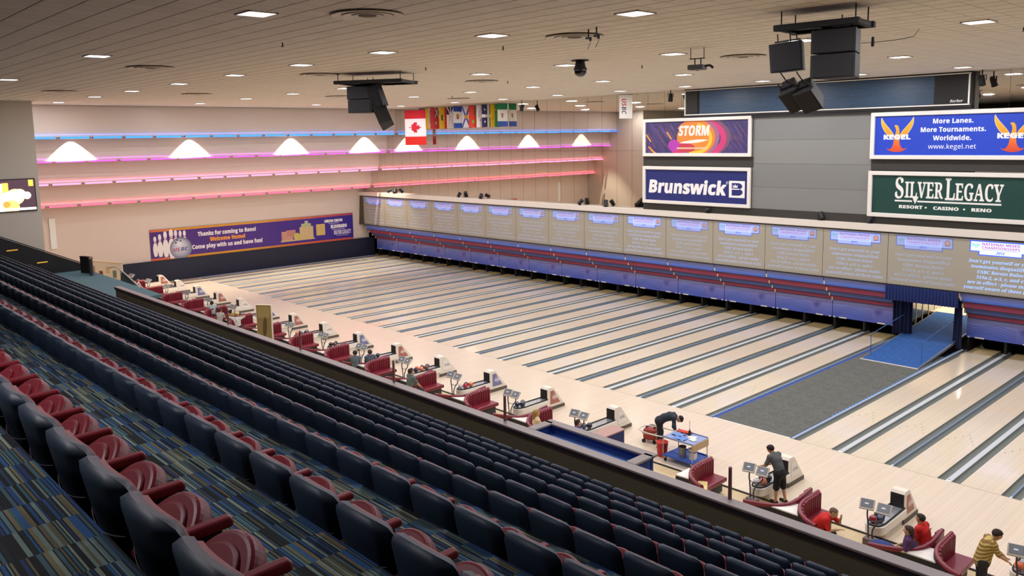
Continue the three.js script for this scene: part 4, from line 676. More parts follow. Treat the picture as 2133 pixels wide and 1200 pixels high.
// ───────── ball returns with their balls, and score consoles ─────────
const BR_Z = 3.45;
const logoTex = (bg, fg, border) => canvasTex(128, 128, (g, w, h) => { g.fillStyle = bg; g.fillRect(0, 0, w, h); if (border) { g.strokeStyle = border; g.lineWidth = 5; g.strokeRect(4, 4, w - 8, h - 8); } g.globalAlpha = 0.9; g.fillStyle = border ? '#b9b4ae' : 'rgba(255,255,255,0.25)'; if (!border) { g.beginPath(); g.arc(64, 62, 34, 0, 7); g.fill(); } text(g, 'US', 44, 66, 36, fg[0], { skew: 0.2, w: 36 }); text(g, 'BC', 84, 66, 36, fg[1], { skew: 0.2, w: 38 }); });
const logoMats = [logoTex('#e9e4da', ['#6a5a5e', '#4a5578'], '#cfc9bf'), logoTex('#a86a5c', ['#f4ece6', '#f4ece6']), logoTex('#7676a2', ['#f2f0f6', '#f2f0f6'])].map((t) => Mt(0xffffff, 0.45, { map: t }));
{
  // profile of the hood in (z, y), local z: 0.5 faces the rack
  const hood = [[0.5, 0.14], [0.5, 0.86], [0.44, 0.92], [0.22, 0.92], [0.15, 0.88], [-0.45, 0.14]];
  const hw = 0.2;
  const protos = logoMats.map(() => null);
  const build = (kind, x, label) => {
    if (protos[kind]) return dup(protos[kind], [x, 0, BR_Z], label);
    const t = protos[kind] = thing('ball_return', label, 'ball return', [x, 0, BR_Z], 0, 'white ball returns on the approach');
    mesh('hood', [along(hood, -hw, hw, 0.02)], Mt(0xe7dfcf, 0.4), t);
    mesh('opening', [bx(hw * 2 - 0.03, 0.66, 0.02, 0, 0.54, 0.522), cy(0.15, 0.15, 0.03, 0, 0.62, 0.525, Math.PI / 2, 0, 0, 20)], Mt(0x1a1412, 0.6), t);
    mesh('plinth', along([[0.52, 0], [0.52, 0.13], [-0.48, 0.13], [-0.48, 0]], -hw - 0.01, hw + 0.01), Mt(0x5f5549, 0.6), t);
    for (const s of [-1, 1]) {
      const q = [[0.36, 0.24], [0.36, 0.8], [0.16, 0.8], [-0.22, 0.24]].map(([z, y]) => [-z, y]);
      const g = new THREE.ShapeGeometry(shape(q)), p = g.attributes.position, uv = new Float32Array(p.count * 2);
      for (let i = 0; i < p.count; i++) { const u = (0.36 + p.getX(i)) / 0.58; uv[2 * i] = s > 0 ? u : 1 - u; uv[2 * i + 1] = (p.getY(i) - 0.24) / 0.56; } g.setAttribute('uv', new THREE.BufferAttribute(uv, 2));
      mesh('side_panel', place(g, 0, 0, 0, 0, Math.PI / 2).translate(s * (hw + 0.004), 0, 0), (() => { const m = logoMats[kind].clone(); m.side = THREE.DoubleSide; return m; })(), t);
    }
    // boat-shaped rack
    const rim = (w, z0, z1, k = 10) => { const p = [[-w, z0], [w, z0]]; p.push([w, z1 - w]); for (let i = 1; i < k; i++) { const a = Math.PI * i / k; p.push([Math.cos(a) * w, z1 - w + Math.sin(a) * w]); } p.push([-w, z1 - w]); return p; };
    mesh('rack_shell', [slab(rim(0.24, 0.5, 2.16), 0.22, 0.46, 0.02), slab(rim(0.16, 0.5, 1.7), 0.0, 0.22)], Mt(0xe9e3d6, 0.4), t);
    mesh('rim', tube([[-0.2, 0.49, 0.5], [-0.21, 0.49, 1.4], [-0.19, 0.48, 1.95], [-0.1, 0.48, 2.11], [0.1, 0.48, 2.11], [0.19, 0.48, 1.95], [0.21, 0.49, 1.4], [0.2, 0.49, 0.5]], 0.024, 48, 6), M.black, t);
    mesh('tray', slab(rim(0.175, 0.5, 2.08), 0.455, 0.475), Mt(0xc7ccd0, 0.25, { metalness: 0.7 }), t);
  };
  const kinds = { 104: 2, 102: 1, 100: 0 };
  pairs.forEach((n) => {
    const k = kinds[n] ?? [0, 1, 2][((-n / 2) % 3 + 3) % 3];
    const look = ['white', 'red-brown', 'violet-blue'][k];
    build(k, midOf(n), n >= 100 ? `cream ball return with ${look} side emblem, ${['where the man in grey stands', 'nearest the two seated people', 'at the right edge'][(n - 100) / 2]}` : n === 0 ? 'cream ball return with white side emblem, just left of the bent man' : `cream ball return with ${look} side emblem, ${ord(-n / 2)} left of the bay`);
  });
  // balls in the racks
  const BALL = new THREE.SphereGeometry(0.109, 20, 14), hole = merge([[0, 0], [0.03, 0.01], [0.012, 0.035]].map(([a, b]) => place(new THREE.CircleGeometry(0.011, 8), a, 0.1085, b, -Math.PI / 2)));
  const cols = { dark: [0x1e2430, 'dark blue-black'], orange: [0xe0662a, 'orange'], red: [0xb5203c, 'red'], grey: [0x5d6e7c, 'grey-blue'], blue: [0x27395f, 'navy blue'], purple: [0x4a2c4c, 'purple'], brown: [0x6b4a38, 'brown'], coral: [0xe88a6a, 'coral orange'], crimson: [0x8a1626, 'crimson'], white: [0xd8d8dc, 'pale grey'] };
  const mats = Object.fromEntries(Object.entries(cols).map(([k, [c]]) => [k, Mp(c, 0.15, { clearcoat: 1, clearcoatRoughness: 0.05 })]));
  const sets = { 104: ['orange', 'brown'], 102: ['crimson', 'blue', 'dark'], 100: ['white', 'coral', 'purple', 'dark'], 0: ['grey', 'dark'], [-2]: ['blue', 'dark', 'grey'], [-4]: ['white', 'red', 'dark', 'orange'], [-6]: ['purple', 'dark', 'orange', 'coral', 'dark', 'brown', 'purple'], [-8]: ['dark', 'brown', 'white', 'dark'], [-10]: ['dark', 'brown', 'dark'], [-12]: ['coral', 'dark', 'white', 'dark', 'blue'], [-16]: ['dark', 'purple'], [-20]: ['red', 'dark'], [-24]: ['white', 'dark'] };
  for (const [n, list] of Object.entries(sets)) {
    const seen = {};
    list.forEach((c, i) => {
      const x = midOf(+n) + (i % 2 ? 0.075 : -0.06), z = BR_Z + 1.95 - i * 0.15, nm = cols[c][1]; seen[c] = (seen[c] ?? 0) + 1;
      const where = +n >= 100 ? ['rack beside the man in grey', 'rack beside the seated couple', 'rack at the right edge'][(n - 100) / 2] : +n === 0 ? 'rack directly left of the bent man' : `rack, ${ord(-n / 2)} return left of bay`;
      const t = thing('bowling_ball', `${seen[c] > 1 ? 'second ' : ''}${nm} bowling ball on the ${where}`, 'bowling ball', [x, 0.475 + 0.108, z], i * 1.3, 'bowling balls on the racks');
      const b = new THREE.Mesh(BALL, mats[c]); b.name = 'shell'; b.castShadow = b.receiveShadow = true; t.add(b); mesh('finger_holes', hole.clone(), M.black, t);
    });
  }
  // consoles
  const scr = canvasTex(128, 96, (g, w, h) => { g.fillStyle = '#51565c'; g.fillRect(0, 0, w, h); g.fillStyle = '#666c74'; g.fillRect(6, 6, w - 12, h - 12); g.fillStyle = '#e8ecf2'; g.fillRect(40, 40, 40, 16); });
  const sm = Mt(0xffffff, 0.3, { map: scr }); let first = null;
  const con = (x, label) => {
    if (first) return dup(first, [x, 0, 5.95], label);
    const t = first = thing('score_console', label, 'score console', [x, 0, 5.95], 0, 'twin-monitor score consoles');
    mesh('pedestal', rb(0.34, 0.3, 0.24, 0.03, 0.12, 0.15, 0), Mt(0x6b5a52, 0.5), t);
    for (const [x0, x1] of [[0.06, 0.02], [0.17, 0.45]]) mesh('support_tube', tube([[x0, 0.28, 0], [x0 - 0.01, 0.5, 0], [(x0 * 0.6 + x1 * 0.4), 0.75, 0.02], [x1, 0.95, 0.02], [x1, 1.08, 0.0]], 0.021, 20, 8), Mt(0x3c3c40, 0.4), t);
    mesh('cross_tube', tube([[0.03, 0.82, 0.02], [0.2, 0.8, 0.03], [0.38, 0.86, 0.02]], 0.012, 10, 6), Mt(0x5a3a40, 0.4), t);
    for (const [x1, ry] of [[0.0, 0.25], [0.44, 0.1]]) { const g = new THREE.Group(); const m = mesh('monitor', rb(0.37, 0.3, 0.05, 0.015, 0, 0, 0), Mt(0xb9b2a4, 0.5), t); m.position.set(x1, 1.2, 0.0); m.rotation.set(-0.75, ry, 0, 'YXZ'); mesh('display', face(0.3, 0.23, 0, 0.015, 0.027), sm, m); }
  };
  pairs.forEach((n) => con(midOf(n), n >= 100 ? `twin-monitor score console ${['in front of the man in grey', 'left of the seated couple', 'used by the man in stripes'][(n - 100) / 2]}` : n === 0 ? 'twin-monitor score console beside the man in blue' : `twin-monitor score console at the ${ord(-n / 2)} ball return left of the bay`));
}
// ───────── cart, bag, bucket and other loose things ─────────
{
  const al = Mt(0xb9b29c, 0.35, { metalness: 0.6 }), bl = Mt(0x3a5fb8, 0.6);
  const t = thing('service_cart', 'two-tier service cart with blue lower tray and tan side drawer', 'cart', [4.0, 0, 4.43], 0.0);
  const w = 1.2, d = 0.92;
  mesh('top_tray', [bx(w, 0.03, d, 0, 0.84, 0), bx(w, 0.06, 0.02, 0, 0.86, d / 2), bx(w, 0.06, 0.02, 0, 0.86, -d / 2)], Mt(0x8d9cc4, 0.5), t);
  mesh('lower_tray', [bx(w, 0.03, d, 0, 0.2, 0), bx(w, 0.07, 0.02, 0, 0.225, d / 2), bx(w, 0.07, 0.02, 0, 0.225, -d / 2)], bl, t);
  mesh('side_drawer', rb(0.04, 0.24, d, 0.01, w / 2 + 0.01, 0.72, 0), M.tan, t);
  for (const [a, b] of [[-1, -1], [1, -1], [-1, 1], [1, 1]]) { mesh('post', cy(0.018, 0.018, 0.74, a * (w / 2 - 0.02), 0.5, b * (d / 2 - 0.02), 0, 0, 0, 8), al, t); const c = mesh('caster', [cy(0.06, 0.06, 0.035, a * (w / 2 - 0.08), 0.06, b * (d / 2 - 0.06), 0, 0, Math.PI / 2, 12)], M.rubber, t); mesh('fork', bx(0.05, 0.08, 0.05, a * (w / 2 - 0.08), 0.14, b * (d / 2 - 0.06)), al, c); }
  mesh('push_handle', tube([[-w / 2, 0.82, 0.42], [-w / 2 - 0.5, 0.78, 0.42], [-w / 2 - 1.2, 0.74, 0.2], [-w / 2 - 1.28, 0.74, -0.05], [-w / 2 - 1.2, 0.74, -0.3], [-w / 2, 0.8, -0.4]], 0.022, 40, 8), Mt(0xd8d2c8, 0.4), t);
  const q = (name, g, m, label, cat, p) => { const o = solo(name, g, m, label, cat); o.position.set(...p); return o; };
  q('red_rag', rb(0.5, 0.05, 0.2, 0.02, 0, 0, 0, 0, 0.2, 0), Mt(0xc8402c, 0.8), 'long red tool tray lying across the back of the cart', 'tool tray', [3.75, 0.9, 4.12]);
  const rg = (name, label, c, p, s, k) => { const g = new THREE.PlaneGeometry(s, s * 0.8, 10, 8), a = g.attributes.position; for (let i = 0; i < a.count; i++) a.setZ(i, Math.abs(Math.sin(a.getX(i) * 13 + k) * Math.cos(a.getY(i) * 11 + k)) * 0.06); g.computeVertexNormals(); g.rotateX(-Math.PI / 2); return q(name, g, Mt(c, 0.9, { side: THREE.DoubleSide }), label, 'cloth', p); };
  rg('blue_cloth', 'crumpled blue cloth at the front of the cart top', 0x6f92d0, [3.98, 0.862, 4.66], 0.42, 1); rg('blue_cloth', 'crumpled blue cloth beside the bent man\'s hands', 0x7c9ad2, [3.72, 0.862, 4.4], 0.4, 2.6);
  q('paper_sheet', [bx(0.28, 0.012, 0.22, 0, 0, 0, 0, 0.3), bx(0.24, 0.012, 0.2, 0.16, 0.01, 0.2, 0, -0.2)], M.white, 'white papers on the right half of the cart top', 'papers', [4.2, 0.864, 4.3]);
  q('spray_bottle', [cy(0.04, 0.045, 0.16, 0, 0.08, 0), cy(0.015, 0.03, 0.06, 0, 0.19, 0), cy(0.006, 0.006, 0.34, 0.0, 0.36, 0, 0, 0, 0, 6)], M.dark, 'dark radio with thin aerial standing on the cart', 'radio', [4.02, 0.856, 4.2]);
  const can = thing('steel_can', 'dark-topped steel can on the lower tray of the cart', 'can', [4.02, 0.215, 4.6]); mesh('body', cy(0.12, 0.12, 0.36, 0, 0.18, 0, 0, 0, 0, 20), Mt(0x8d877c, 0.4, { metalness: 0.4 }), can); mesh('lid', cy(0.122, 0.122, 0.03, 0, 0.37, 0, 0, 0, 0, 20), M.black, can);
  const bu = thing('white_bucket', 'white bucket with blue lid band on the lower tray of the cart', 'bucket', [4.36, 0.215, 4.5]); mesh('body', cy(0.15, 0.13, 0.32, 0, 0.16, 0, 0, 0, 0, 20), M.white, bu); mesh('lid', cy(0.158, 0.158, 0.03, 0, 0.33, 0, 0, 0, 0, 20), M.white, bu); mesh('band', cy(0.153, 0.15, 0.035, 0, 0.26, 0, 0, 0, 0, 20), bl, bu);
  const bag = thing('red_vacuum', 'brick-red canister machine on the floor behind the bent man', 'floor machine', [2.05, 0, 3.75], 0.3); mesh('body', [rb(0.5, 0.42, 0.42, 0.1, 0, 0.31, 0)], Mt(0x9c3424, 0.5), bag); mesh('band', rb(0.52, 0.08, 0.44, 0.03, 0, 0.36, 0), Mt(0xc9a58c, 0.6), bag); mesh('hose', tube([[0.1, 0.5, 0], [0.2, 0.62, 0.05], [0.05, 0.66, 0.1], [-0.15, 0.55, 0.1]], 0.03, 16), M.dark, bag); for (const [a, b] of [[-1, -1], [1, -1], [-1, 1], [1, 1]]) mesh('wheel', cy(0.07, 0.07, 0.04, a * 0.2, 0.07, b * 0.19, Math.PI / 2), M.rubber, bag);
  const bk = thing('red_bucket', 'red bucket standing at the left end of the cart', 'bucket', [3.14, 0, 4.55]); mesh('body', cy(0.2, 0.16, 0.5, 0, 0.25, 0, 0, 0, 0, 20), Mt(0xb8261e, 0.5), bk); mesh('rim', place(new THREE.TorusGeometry(0.2, 0.015, 6, 20), 0, 0.5, 0, Math.PI / 2), Mt(0xd03a28, 0.5), bk);
  // counter with a navy end beside the bay
  const co = thing('side_counter', 'small counter with maroon top and navy end panel behind the bay', 'counter', [1.62, 0, 5.7]); mesh('top', rb(0.6, 0.05, 1.3, 0.015, 0, 0.76, 0), Mt(0xb08a80, 0.5), co); mesh('body', bx(0.56, 0.74, 1.24, 0, 0.37, 0), Mt(0x1c2c62, 0.6), co);
  const yc = new THREE.PlaneGeometry(0.7, 0.28, 16, 6), yp = yc.attributes.position; for (let i = 0; i < yp.count; i++) yp.setZ(i, 0.05 * Math.sin(yp.getX(i) * 9) * Math.cos(yp.getY(i) * 8) + 0.05); yc.computeVertexNormals(); yc.rotateX(-Math.PI / 2); yc.rotateY(-1.0);
  q('yellow_cloth', yc, Mt(0xe2cf86, 0.9, { side: THREE.DoubleSide }), 'pale yellow cloth lying on the single settee', 'cloth', [midOf(100) + SETTEE_DX + 0.55, 0.5, 6.75]);
  q('blue_cushion', [place(new THREE.SphereGeometry(0.3, 20, 12).scale(1.15, 0.5, 0.7), 0, 0, 0)], Mt(0x2a3f78, 0.9), 'rounded blue jacket bundle on the settee beside the woman', 'bundle', [midOf(104) + SETTEE_DX - 1.05, 0.66, 6.9]);
  // sign board among the settees
  const sb = thing('display_board', 'tall upright board with ochre printed face between the settees', 'sign board', [-20.0, 0, 7.6], 0.62);
  const st = canvasTex(96, 256, (g, W, H) => { g.fillStyle = '#8d7c4a'; g.fillRect(0, 0, W, H); g.fillStyle = '#a0905c'; g.fillRect(8, 8, W - 16, 60); g.fillStyle = '#5d4a2e'; g.beginPath(); g.ellipse(52, 120, 14, 56, 0.1, 0, 7); g.fill(); g.fillStyle = '#5a3a5e'; g.fillRect(30, 170, 26, 26); g.fillStyle = '#c0942c'; g.fillRect(4, 208, W - 8, 44); });
  mesh('printed_face', face(0.8, 2.5, 0, 1.35, 0.075), Mt(0xffffff, 0.5, { map: st }), sb); mesh('board', rb(0.86, 2.6, 0.14, 0.02, 0, 1.32, 0), Mt(0xd8ccb2, 0.5), sb); mesh('foot', bx(0.9, 0.05, 0.5, 0, 0.025, 0), M.dark, sb);
  // slim posts on the parapet
  [[11.25, 'nearest the right edge'], [4.75, 'at the left corner of the bay'], [-0.1, 'second left of the bay'], [-5.65, 'third left of the bay'], [-11.4, 'fourth left of the bay']].forEach(([x, w]) => { const p = thing('parapet_post', `slim brown post standing on the parapet cap, ${w}`, 'post', [x, 3.88, 13.32], 0, 'slim posts on the parapet'); mesh('shaft', cy(0.035, 0.04, 0.62, 0, 0.31, 0, 0, 0, 0, 10), Mt(0x6d4a4c, 0.45), p); mesh('tip', sp(0.04, 0, 0.63, 0, 8), Mt(0x8a5f62, 0.45), p); });
}
// ───────── far left end of the stands ─────────
{
  const side = thing('stair_side_wall', 'black sloping side wall at the far left end of the seating', 'side wall', [-36.6, 0, 0]);
  mesh('wall_face', along([[11.4, 0.0], [11.4, 3.5], [15.91, 5.66], [26.5, 10.75], [26.5, 0]], -0.4, 0), M.black, side); mesh('coping', place(bx(0.5, 0.06, 5.2), -0.2, 4.66, 13.7, -Math.atan2(2.16, 4.51)), M.dark, side);
  [[4.85, 15.35, 0xd8a030, 'upper amber'], [3.94, 13.8, 0xd8a83a, 'middle amber'], [3.12, 12.2, 0xd87098, 'lowest pink']].forEach(([y, z, c, w]) => { const s = thing('step_light', `${w} strip of light on the black side wall`, 'step light', [-36.56, y, z], 0, 'strip lights on the side wall'); mesh('lens', rb(0.04, 0.07, 0.6, 0.02, 0, 0, 0, 0.02), Mt(0x6a5030, 0.4, { emissive: c, emissiveIntensity: 0.7 }), s); mesh('housing', bx(0.03, 0.1, 0.66, -0.02, 0, 0, 0.02), M.dark, s); });
  const cw = thing('landing_wall', 'dark curved low wall at the left end of the landing', 'low wall', [-34.2, floorY(0), 12.0]);
  const arc = []; for (let i = 0; i <= 8; i++) { const a = -0.6 + i * 0.15; arc.push([Math.sin(a) * 1.6 - 0.3, 1.2 - Math.cos(a) * 1.6]); }
  mesh('wall_face', slab([...arc, ...[...arc].reverse().map(([x, z]) => [x, z + 0.12])], 0, 1.0), M.black, cw); mesh('coping', slab([...arc.map(([x, z]) => [x, z - 0.03]), ...[...arc].reverse().map(([x, z]) => [x, z + 0.15])], 1.0, 1.05), Mt(0x4a2c30, 0.5), cw);
  const cp = thing('notice_partition', 'cream partition with pinned notices by the left landing', 'partition', [-40.8, 1.7, 9.0], 0.35);
  mesh('board', bx(3.6, 1.35, 0.06, 0, 0.6, 0), M.cream, cp); mesh('top_rail', rb(3.7, 0.06, 0.1, 0.02, 0, 1.3, 0), M.tan, cp); [[-1.2, 0.7, 0x9c8a6a], [-0.4, 0.4, 0x7a2c2c], [0.3, 0.75, 0xc8b48a], [1.0, 0.5, 0x6a7a6a]].forEach(([x, y, c]) => mesh('notice', bx(0.36, 0.5, 0.012, x, y, 0.04), Mt(c, 0.7), cp));
  const hr = thing('stair_handrail', 'pale handrail descending from the left landing to the lanes', 'handrail', [0, 0, 0]);
  mesh('rail', tube([[-36.0, 3.2, 10.2], [-35.2, 3.35, 10.1], [-34.7, 3.28, 10.0], [-31.8, 2.2, 9.6]], 0.04, 24), Mt(0xb9b8ac, 0.4), hr); for (const [x, y] of [[-34.7, 3.2], [-32.2, 2.3]]) mesh('post', cy(0.03, 0.03, y, x, y / 2, 9.9, 0, 0, 0, 8), M.grey, hr); mesh('glass_panel', bx(2.6, 1.0, 0.02, -33.4, 2.2, 9.8, 0, 0.12, -0.4), Mt(0x52646a, 0.2), hr);
}
// ───────── people: one continuous skin surface each, clothing and hair as children ─────────
const V3 = (a) => new THREE.Vector3(...a);
function capDist(p, c) { // tapered capsule
  const ax = c.a.x, ay = c.a.y, az = c.a.z, bxx = c.b.x - ax, by = c.b.y - ay, bz = c.b.z - az, px = p[0] - ax, py = p[1] - ay, pz = p[2] - az, bb = bxx * bxx + by * by + bz * bz;
  const t = bb > 1e-9 ? Math.min(1, Math.max(0, (px * bxx + py * by + pz * bz) / bb)) : 0, dx = px - bxx * t, dy = py - by * t, dz = pz - bz * t;
  return Math.sqrt(dx * dx + dy * dy + dz * dz) - (c.ra + (c.rb - c.ra) * t);
}
function field(caps, k) { return (p) => { let d = 1e3; for (const c of caps) { const e = capDist(p, c); const h = Math.max(k - Math.abs(d - e), 0) / k; d = Math.min(d, e) - h * h * k * 0.25; } return d; }; }
function surfaceNet(f, caps, cell, pad = 0.03) {
  const lo = [1e9, 1e9, 1e9], hi = [-1e9, -1e9, -1e9];
  for (const c of caps) for (const [q, r] of [[c.a, c.ra], [c.b, c.rb]]) ['x', 'y', 'z'].forEach((k, i) => { lo[i] = Math.min(lo[i], q[k] - r - pad); hi[i] = Math.max(hi[i], q[k] + r + pad); });
  const n = [0, 1, 2].map((i) => Math.ceil((hi[i] - lo[i]) / cell) + 2), [nx, ny, nz] = n, val = new Float32Array(nx * ny * nz), p = [0, 0, 0];
  for (let z = 0, i = 0; z < nz; z++) for (let y = 0; y < ny; y++) for (let x = 0; x < nx; x++, i++) { p[0] = lo[0] + x * cell; p[1] = lo[1] + y * cell; p[2] = lo[2] + z * cell; val[i] = f(p); }
  const id = new Int32Array(nx * ny * nz).fill(-1), pos = [], idx = [], at = (x, y, z) => x + nx * (y + ny * z);
  for (let z = 0; z < nz - 1; z++) for (let y = 0; y < ny - 1; y++) for (let x = 0; x < nx - 1; x++) {
    let m = 0, sx = 0, sy = 0, sz = 0, cnt = 0; const v = [];
    for (let k = 0; k < 8; k++) { const q = val[at(x + (k & 1), y + (k >> 1 & 1), z + (k >> 2))]; v.push(q); if (q < 0) m |= 1 << k; }
    if (m === 0 || m === 255) continue;
    for (let a = 0; a < 8; a++) for (const b of [a | 1, a | 2, a | 4]) { if (b === a) continue; if ((v[a] < 0) === (v[b] < 0)) continue; const t = v[a] / (v[a] - v[b]); sx += (a & 1) + ((b & 1) - (a & 1)) * t; sy += (a >> 1 & 1) + ((b >> 1 & 1) - (a >> 1 & 1)) * t; sz += (a >> 2) + ((b >> 2) - (a >> 2)) * t; cnt++; }
    id[at(x, y, z)] = pos.length / 3; pos.push(lo[0] + (x + sx / cnt) * cell, lo[1] + (y + sy / cnt) * cell, lo[2] + (z + sz / cnt) * cell);
  }
  const quad = (a, b, c, d, flip) => { if (a < 0 || b < 0 || c < 0 || d < 0) return; flip ? idx.push(a, c, b, a, d, c) : idx.push(a, b, c, a, c, d); };
  for (let z = 1; z < nz - 1; z++) for (let y = 1; y < ny - 1; y++) for (let x = 1; x < nx - 1; x++) {
    const s = val[at(x, y, z)] < 0;
    if (s !== val[at(x + 1, y, z)] < 0) quad(id[at(x, y - 1, z - 1)], id[at(x, y, z - 1)], id[at(x, y, z)], id[at(x, y - 1, z)], !s);
    if (s !== val[at(x, y + 1, z)] < 0) quad(id[at(x - 1, y, z - 1)], id[at(x - 1, y, z)], id[at(x, y, z)], id[at(x, y, z - 1)], !s);
    if (s !== val[at(x, y, z + 1)] < 0) quad(id[at(x - 1, y - 1, z)], id[at(x, y - 1, z)], id[at(x, y, z)], id[at(x - 1, y, z)], !s);
  }
  const g = new THREE.BufferGeometry(); g.setAttribute('position', new THREE.BufferAttribute(new Float32Array(pos), 3)); g.setIndex(idx); g.computeVertexNormals();
  return g;
}
const cap = (a, b, ra, rb = ra) => ({ a: a.clone(), b: b.clone(), ra, rb });
function ik(root, target, l1, l2, pole) { // middle joint
  const d = target.clone().sub(root); let L = d.length(); const mx = (l1 + l2) * 0.999; if (L > mx) { d.multiplyScalar(mx / L); L = mx; target.copy(root).add(d); }
  const u = d.clone().normalize(), a = (l1 * l1 - l2 * l2 + L * L) / (2 * L), h = Math.sqrt(Math.max(0, l1 * l1 - a * a)), q = pole.clone().addScaledVector(u, -pole.dot(u)).normalize();
  return root.clone().addScaledVector(u, a).addScaledVector(q, h);
}
// Local frame: facing +z, left hand on +x. o: hip height, lean, bend, head pitch/turn, hands, feet, colours
function person(label, at, yaw, o, group) {
  const S = o.size ?? 1, cell = o.cell ?? 0.018, t = thing('person', label, 'person', at, yaw, group);
  const hip = V3([0, o.hip ?? 0.93, o.hipz ?? 0]), l1 = o.lean ?? 0.05, l2 = o.bend ?? l1 + 0.05, side = o.sideLean ?? 0;
  const up = (l, s = side) => V3([Math.sin(s), Math.cos(l), Math.sin(l)]).normalize();
  const waist = hip.clone().addScaledVector(up(l1), 0.2), chest = waist.clone().addScaledVector(up((l1 + l2) / 2), 0.2), neck = chest.clone().addScaledVector(up(l2), 0.17), hd = o.head ?? l2 * 0.4, ht = o.turn ?? 0;
  const hdir = V3([Math.sin(side) * 0.5, Math.cos(hd), Math.sin(hd)]).normalize(), head = neck.clone().addScaledVector(hdir, 0.19);
  const fwd = V3([Math.sin(ht) * Math.cos(hd), -Math.sin(hd) + (o.look ?? 0), Math.cos(ht) * Math.cos(hd)]).normalize(), X = V3([1, 0, 0]);
  const sh = [1, -1].map((s) => neck.clone().addScaledVector(up(l2), -0.045).addScaledVector(X, s * 0.185)), hp = [1, -1].map((s) => hip.clone().addScaledVector(X, s * 0.09));
  const hands = [o.handL ?? [0.3, 0.78, 0.08], o.handR ?? [-0.3, 0.78, 0.08]].map(V3), feet = [o.footL ?? [0.11, 0.07, 0], o.footR ?? [-0.11, 0.07, 0]].map(V3);
  const elbow = hands.map((h, i) => ik(sh[i], h, 0.28, 0.26, V3(o.elbowPole ? [o.elbowPole[0] * (i ? -1 : 1), o.elbowPole[1], o.elbowPole[2]] : [i ? -0.5 : 0.5, -0.5, -0.7])));
  const knee = feet.map((f, i) => ik(hp[i], f, 0.43, 0.42, V3([i ? -0.15 : 0.15, 0.1, 1])));
  const toe = feet.map((f) => f.clone().add(V3([0, -0.035, 0.17])));
  const chin = head.clone().addScaledVector(fwd, 0.055).addScaledVector(hdir, -0.085);
  const torso = [cap(hp[0], hp[1], 0.115), cap(hip, waist, 0.13, 0.125), cap(waist.clone().addScaledVector(X, 0.05), chest.clone().addScaledVector(X, 0.07), 0.1, 0.115), cap(waist.clone().addScaledVector(X, -0.05), chest.clone().addScaledVector(X, -0.07), 0.1, 0.115), cap(chest, neck, 0.12, 0.07), cap(sh[0], sh[1], 0.066)];
  const fat = o.fat ?? 0; if (fat) torso.push(cap(hip.clone().addScaledVector(V3([0, 0, 1]), fat * 0.5), chest.clone().addScaledVector(V3([0, 0, 1]), fat * 0.3), 0.13 + fat, 0.12 + fat * 0.6));
  const skull = [cap(head, head.clone().addScaledVector(fwd, -0.025), 0.093), cap(head.clone().addScaledVector(fwd, 0.03).addScaledVector(hdir, -0.02), chin, 0.07, 0.042)];
  const sx = V3([0, 0, 0]).crossVectors(hdir, fwd).normalize();
  const face_ = [cap(head.clone().addScaledVector(fwd, 0.09).addScaledVector(hdir, 0.005), head.clone().addScaledVector(fwd, 0.112).addScaledVector(hdir, -0.028), 0.011, 0.016), ...[1, -1].map((s) => cap(head.clone().addScaledVector(sx, s * 0.09).addScaledVector(hdir, 0.012), head.clone().addScaledVector(sx, s * 0.094).addScaledVector(hdir, -0.03), 0.02, 0.013)), cap(head.clone().addScaledVector(fwd, 0.083).addScaledVector(hdir, -0.052).addScaledVector(sx, 0.018), head.clone().addScaledVector(fwd, 0.083).addScaledVector(hdir, -0.052).addScaledVector(sx, -0.018), 0.011)];
  const arms = [], legs = [], shoes = [], fine = [];
  for (const i of [0, 1]) {
    arms.push(cap(sh[i], elbow[i], 0.052, 0.041), cap(elbow[i], hands[i], 0.041, 0.028));
    legs.push(cap(hp[i], knee[i], 0.088, 0.058), cap(knee[i], feet[i], 0.056, 0.038), cap(feet[i].clone().add(V3([0, -0.02, -0.02])), toe[i], 0.042, 0.034));
    shoes.push(cap(feet[i].clone().add(V3([0, -0.02, -0.03])), toe[i], 0.052, 0.044));
    // palm, four curled fingers of unequal length, thumb from the side of the palm
    const d = hands[i].clone().sub(elbow[i]).normalize(), out = V3([i ? -1 : 1, 0.2, 0]), n = V3([0, 0, 0]).crossVectors(d, out).normalize(), w = V3([0, 0, 0]).crossVectors(n, d).normalize(), h = hands[i];
    for (const q of [-0.022, 0, 0.022]) fine.push(cap(h.clone().addScaledVector(w, q * 0.7), h.clone().addScaledVector(d, 0.08).addScaledVector(w, q), 0.016, 0.014));
    [[-0.032, 0.03, 0.026], [-0.011, 0.038, 0.032], [0.011, 0.036, 0.03], [0.032, 0.026, 0.02]].forEach(([q, a, b]) => { const k0 = h.clone().addScaledVector(d, 0.085).addScaledVector(w, q), k1 = k0.clone().addScaledVector(d, a).addScaledVector(n, 0.012), k2 = k1.clone().addScaledVector(d, b * 0.7).addScaledVector(n, b * 0.7); fine.push(cap(k0, k1, 0.0095, 0.0085), cap(k1, k2, 0.0085, 0.0075)); });
    const t0 = h.clone().addScaledVector(w, -0.028).addScaledVector(d, 0.02), t1 = t0.clone().addScaledVector(w, -0.03).addScaledVector(d, 0.03), t2 = t1.clone().addScaledVector(d, 0.03).addScaledVector(n, 0.01); fine.push(cap(t0, t1, 0.013, 0.011), cap(t1, t2, 0.011, 0.009));
  }
  const neckC = [cap(neck.clone().addScaledVector(hdir, -0.05), head.clone().addScaledVector(hdir, -0.03), 0.058, 0.055)];
  const all = [...torso, ...neckC, ...skull, ...arms, ...legs];
  const hc = o.fine ? 0.006 : 0.011, parts = [surfaceNet(field(all, 0.05), all, cell)];
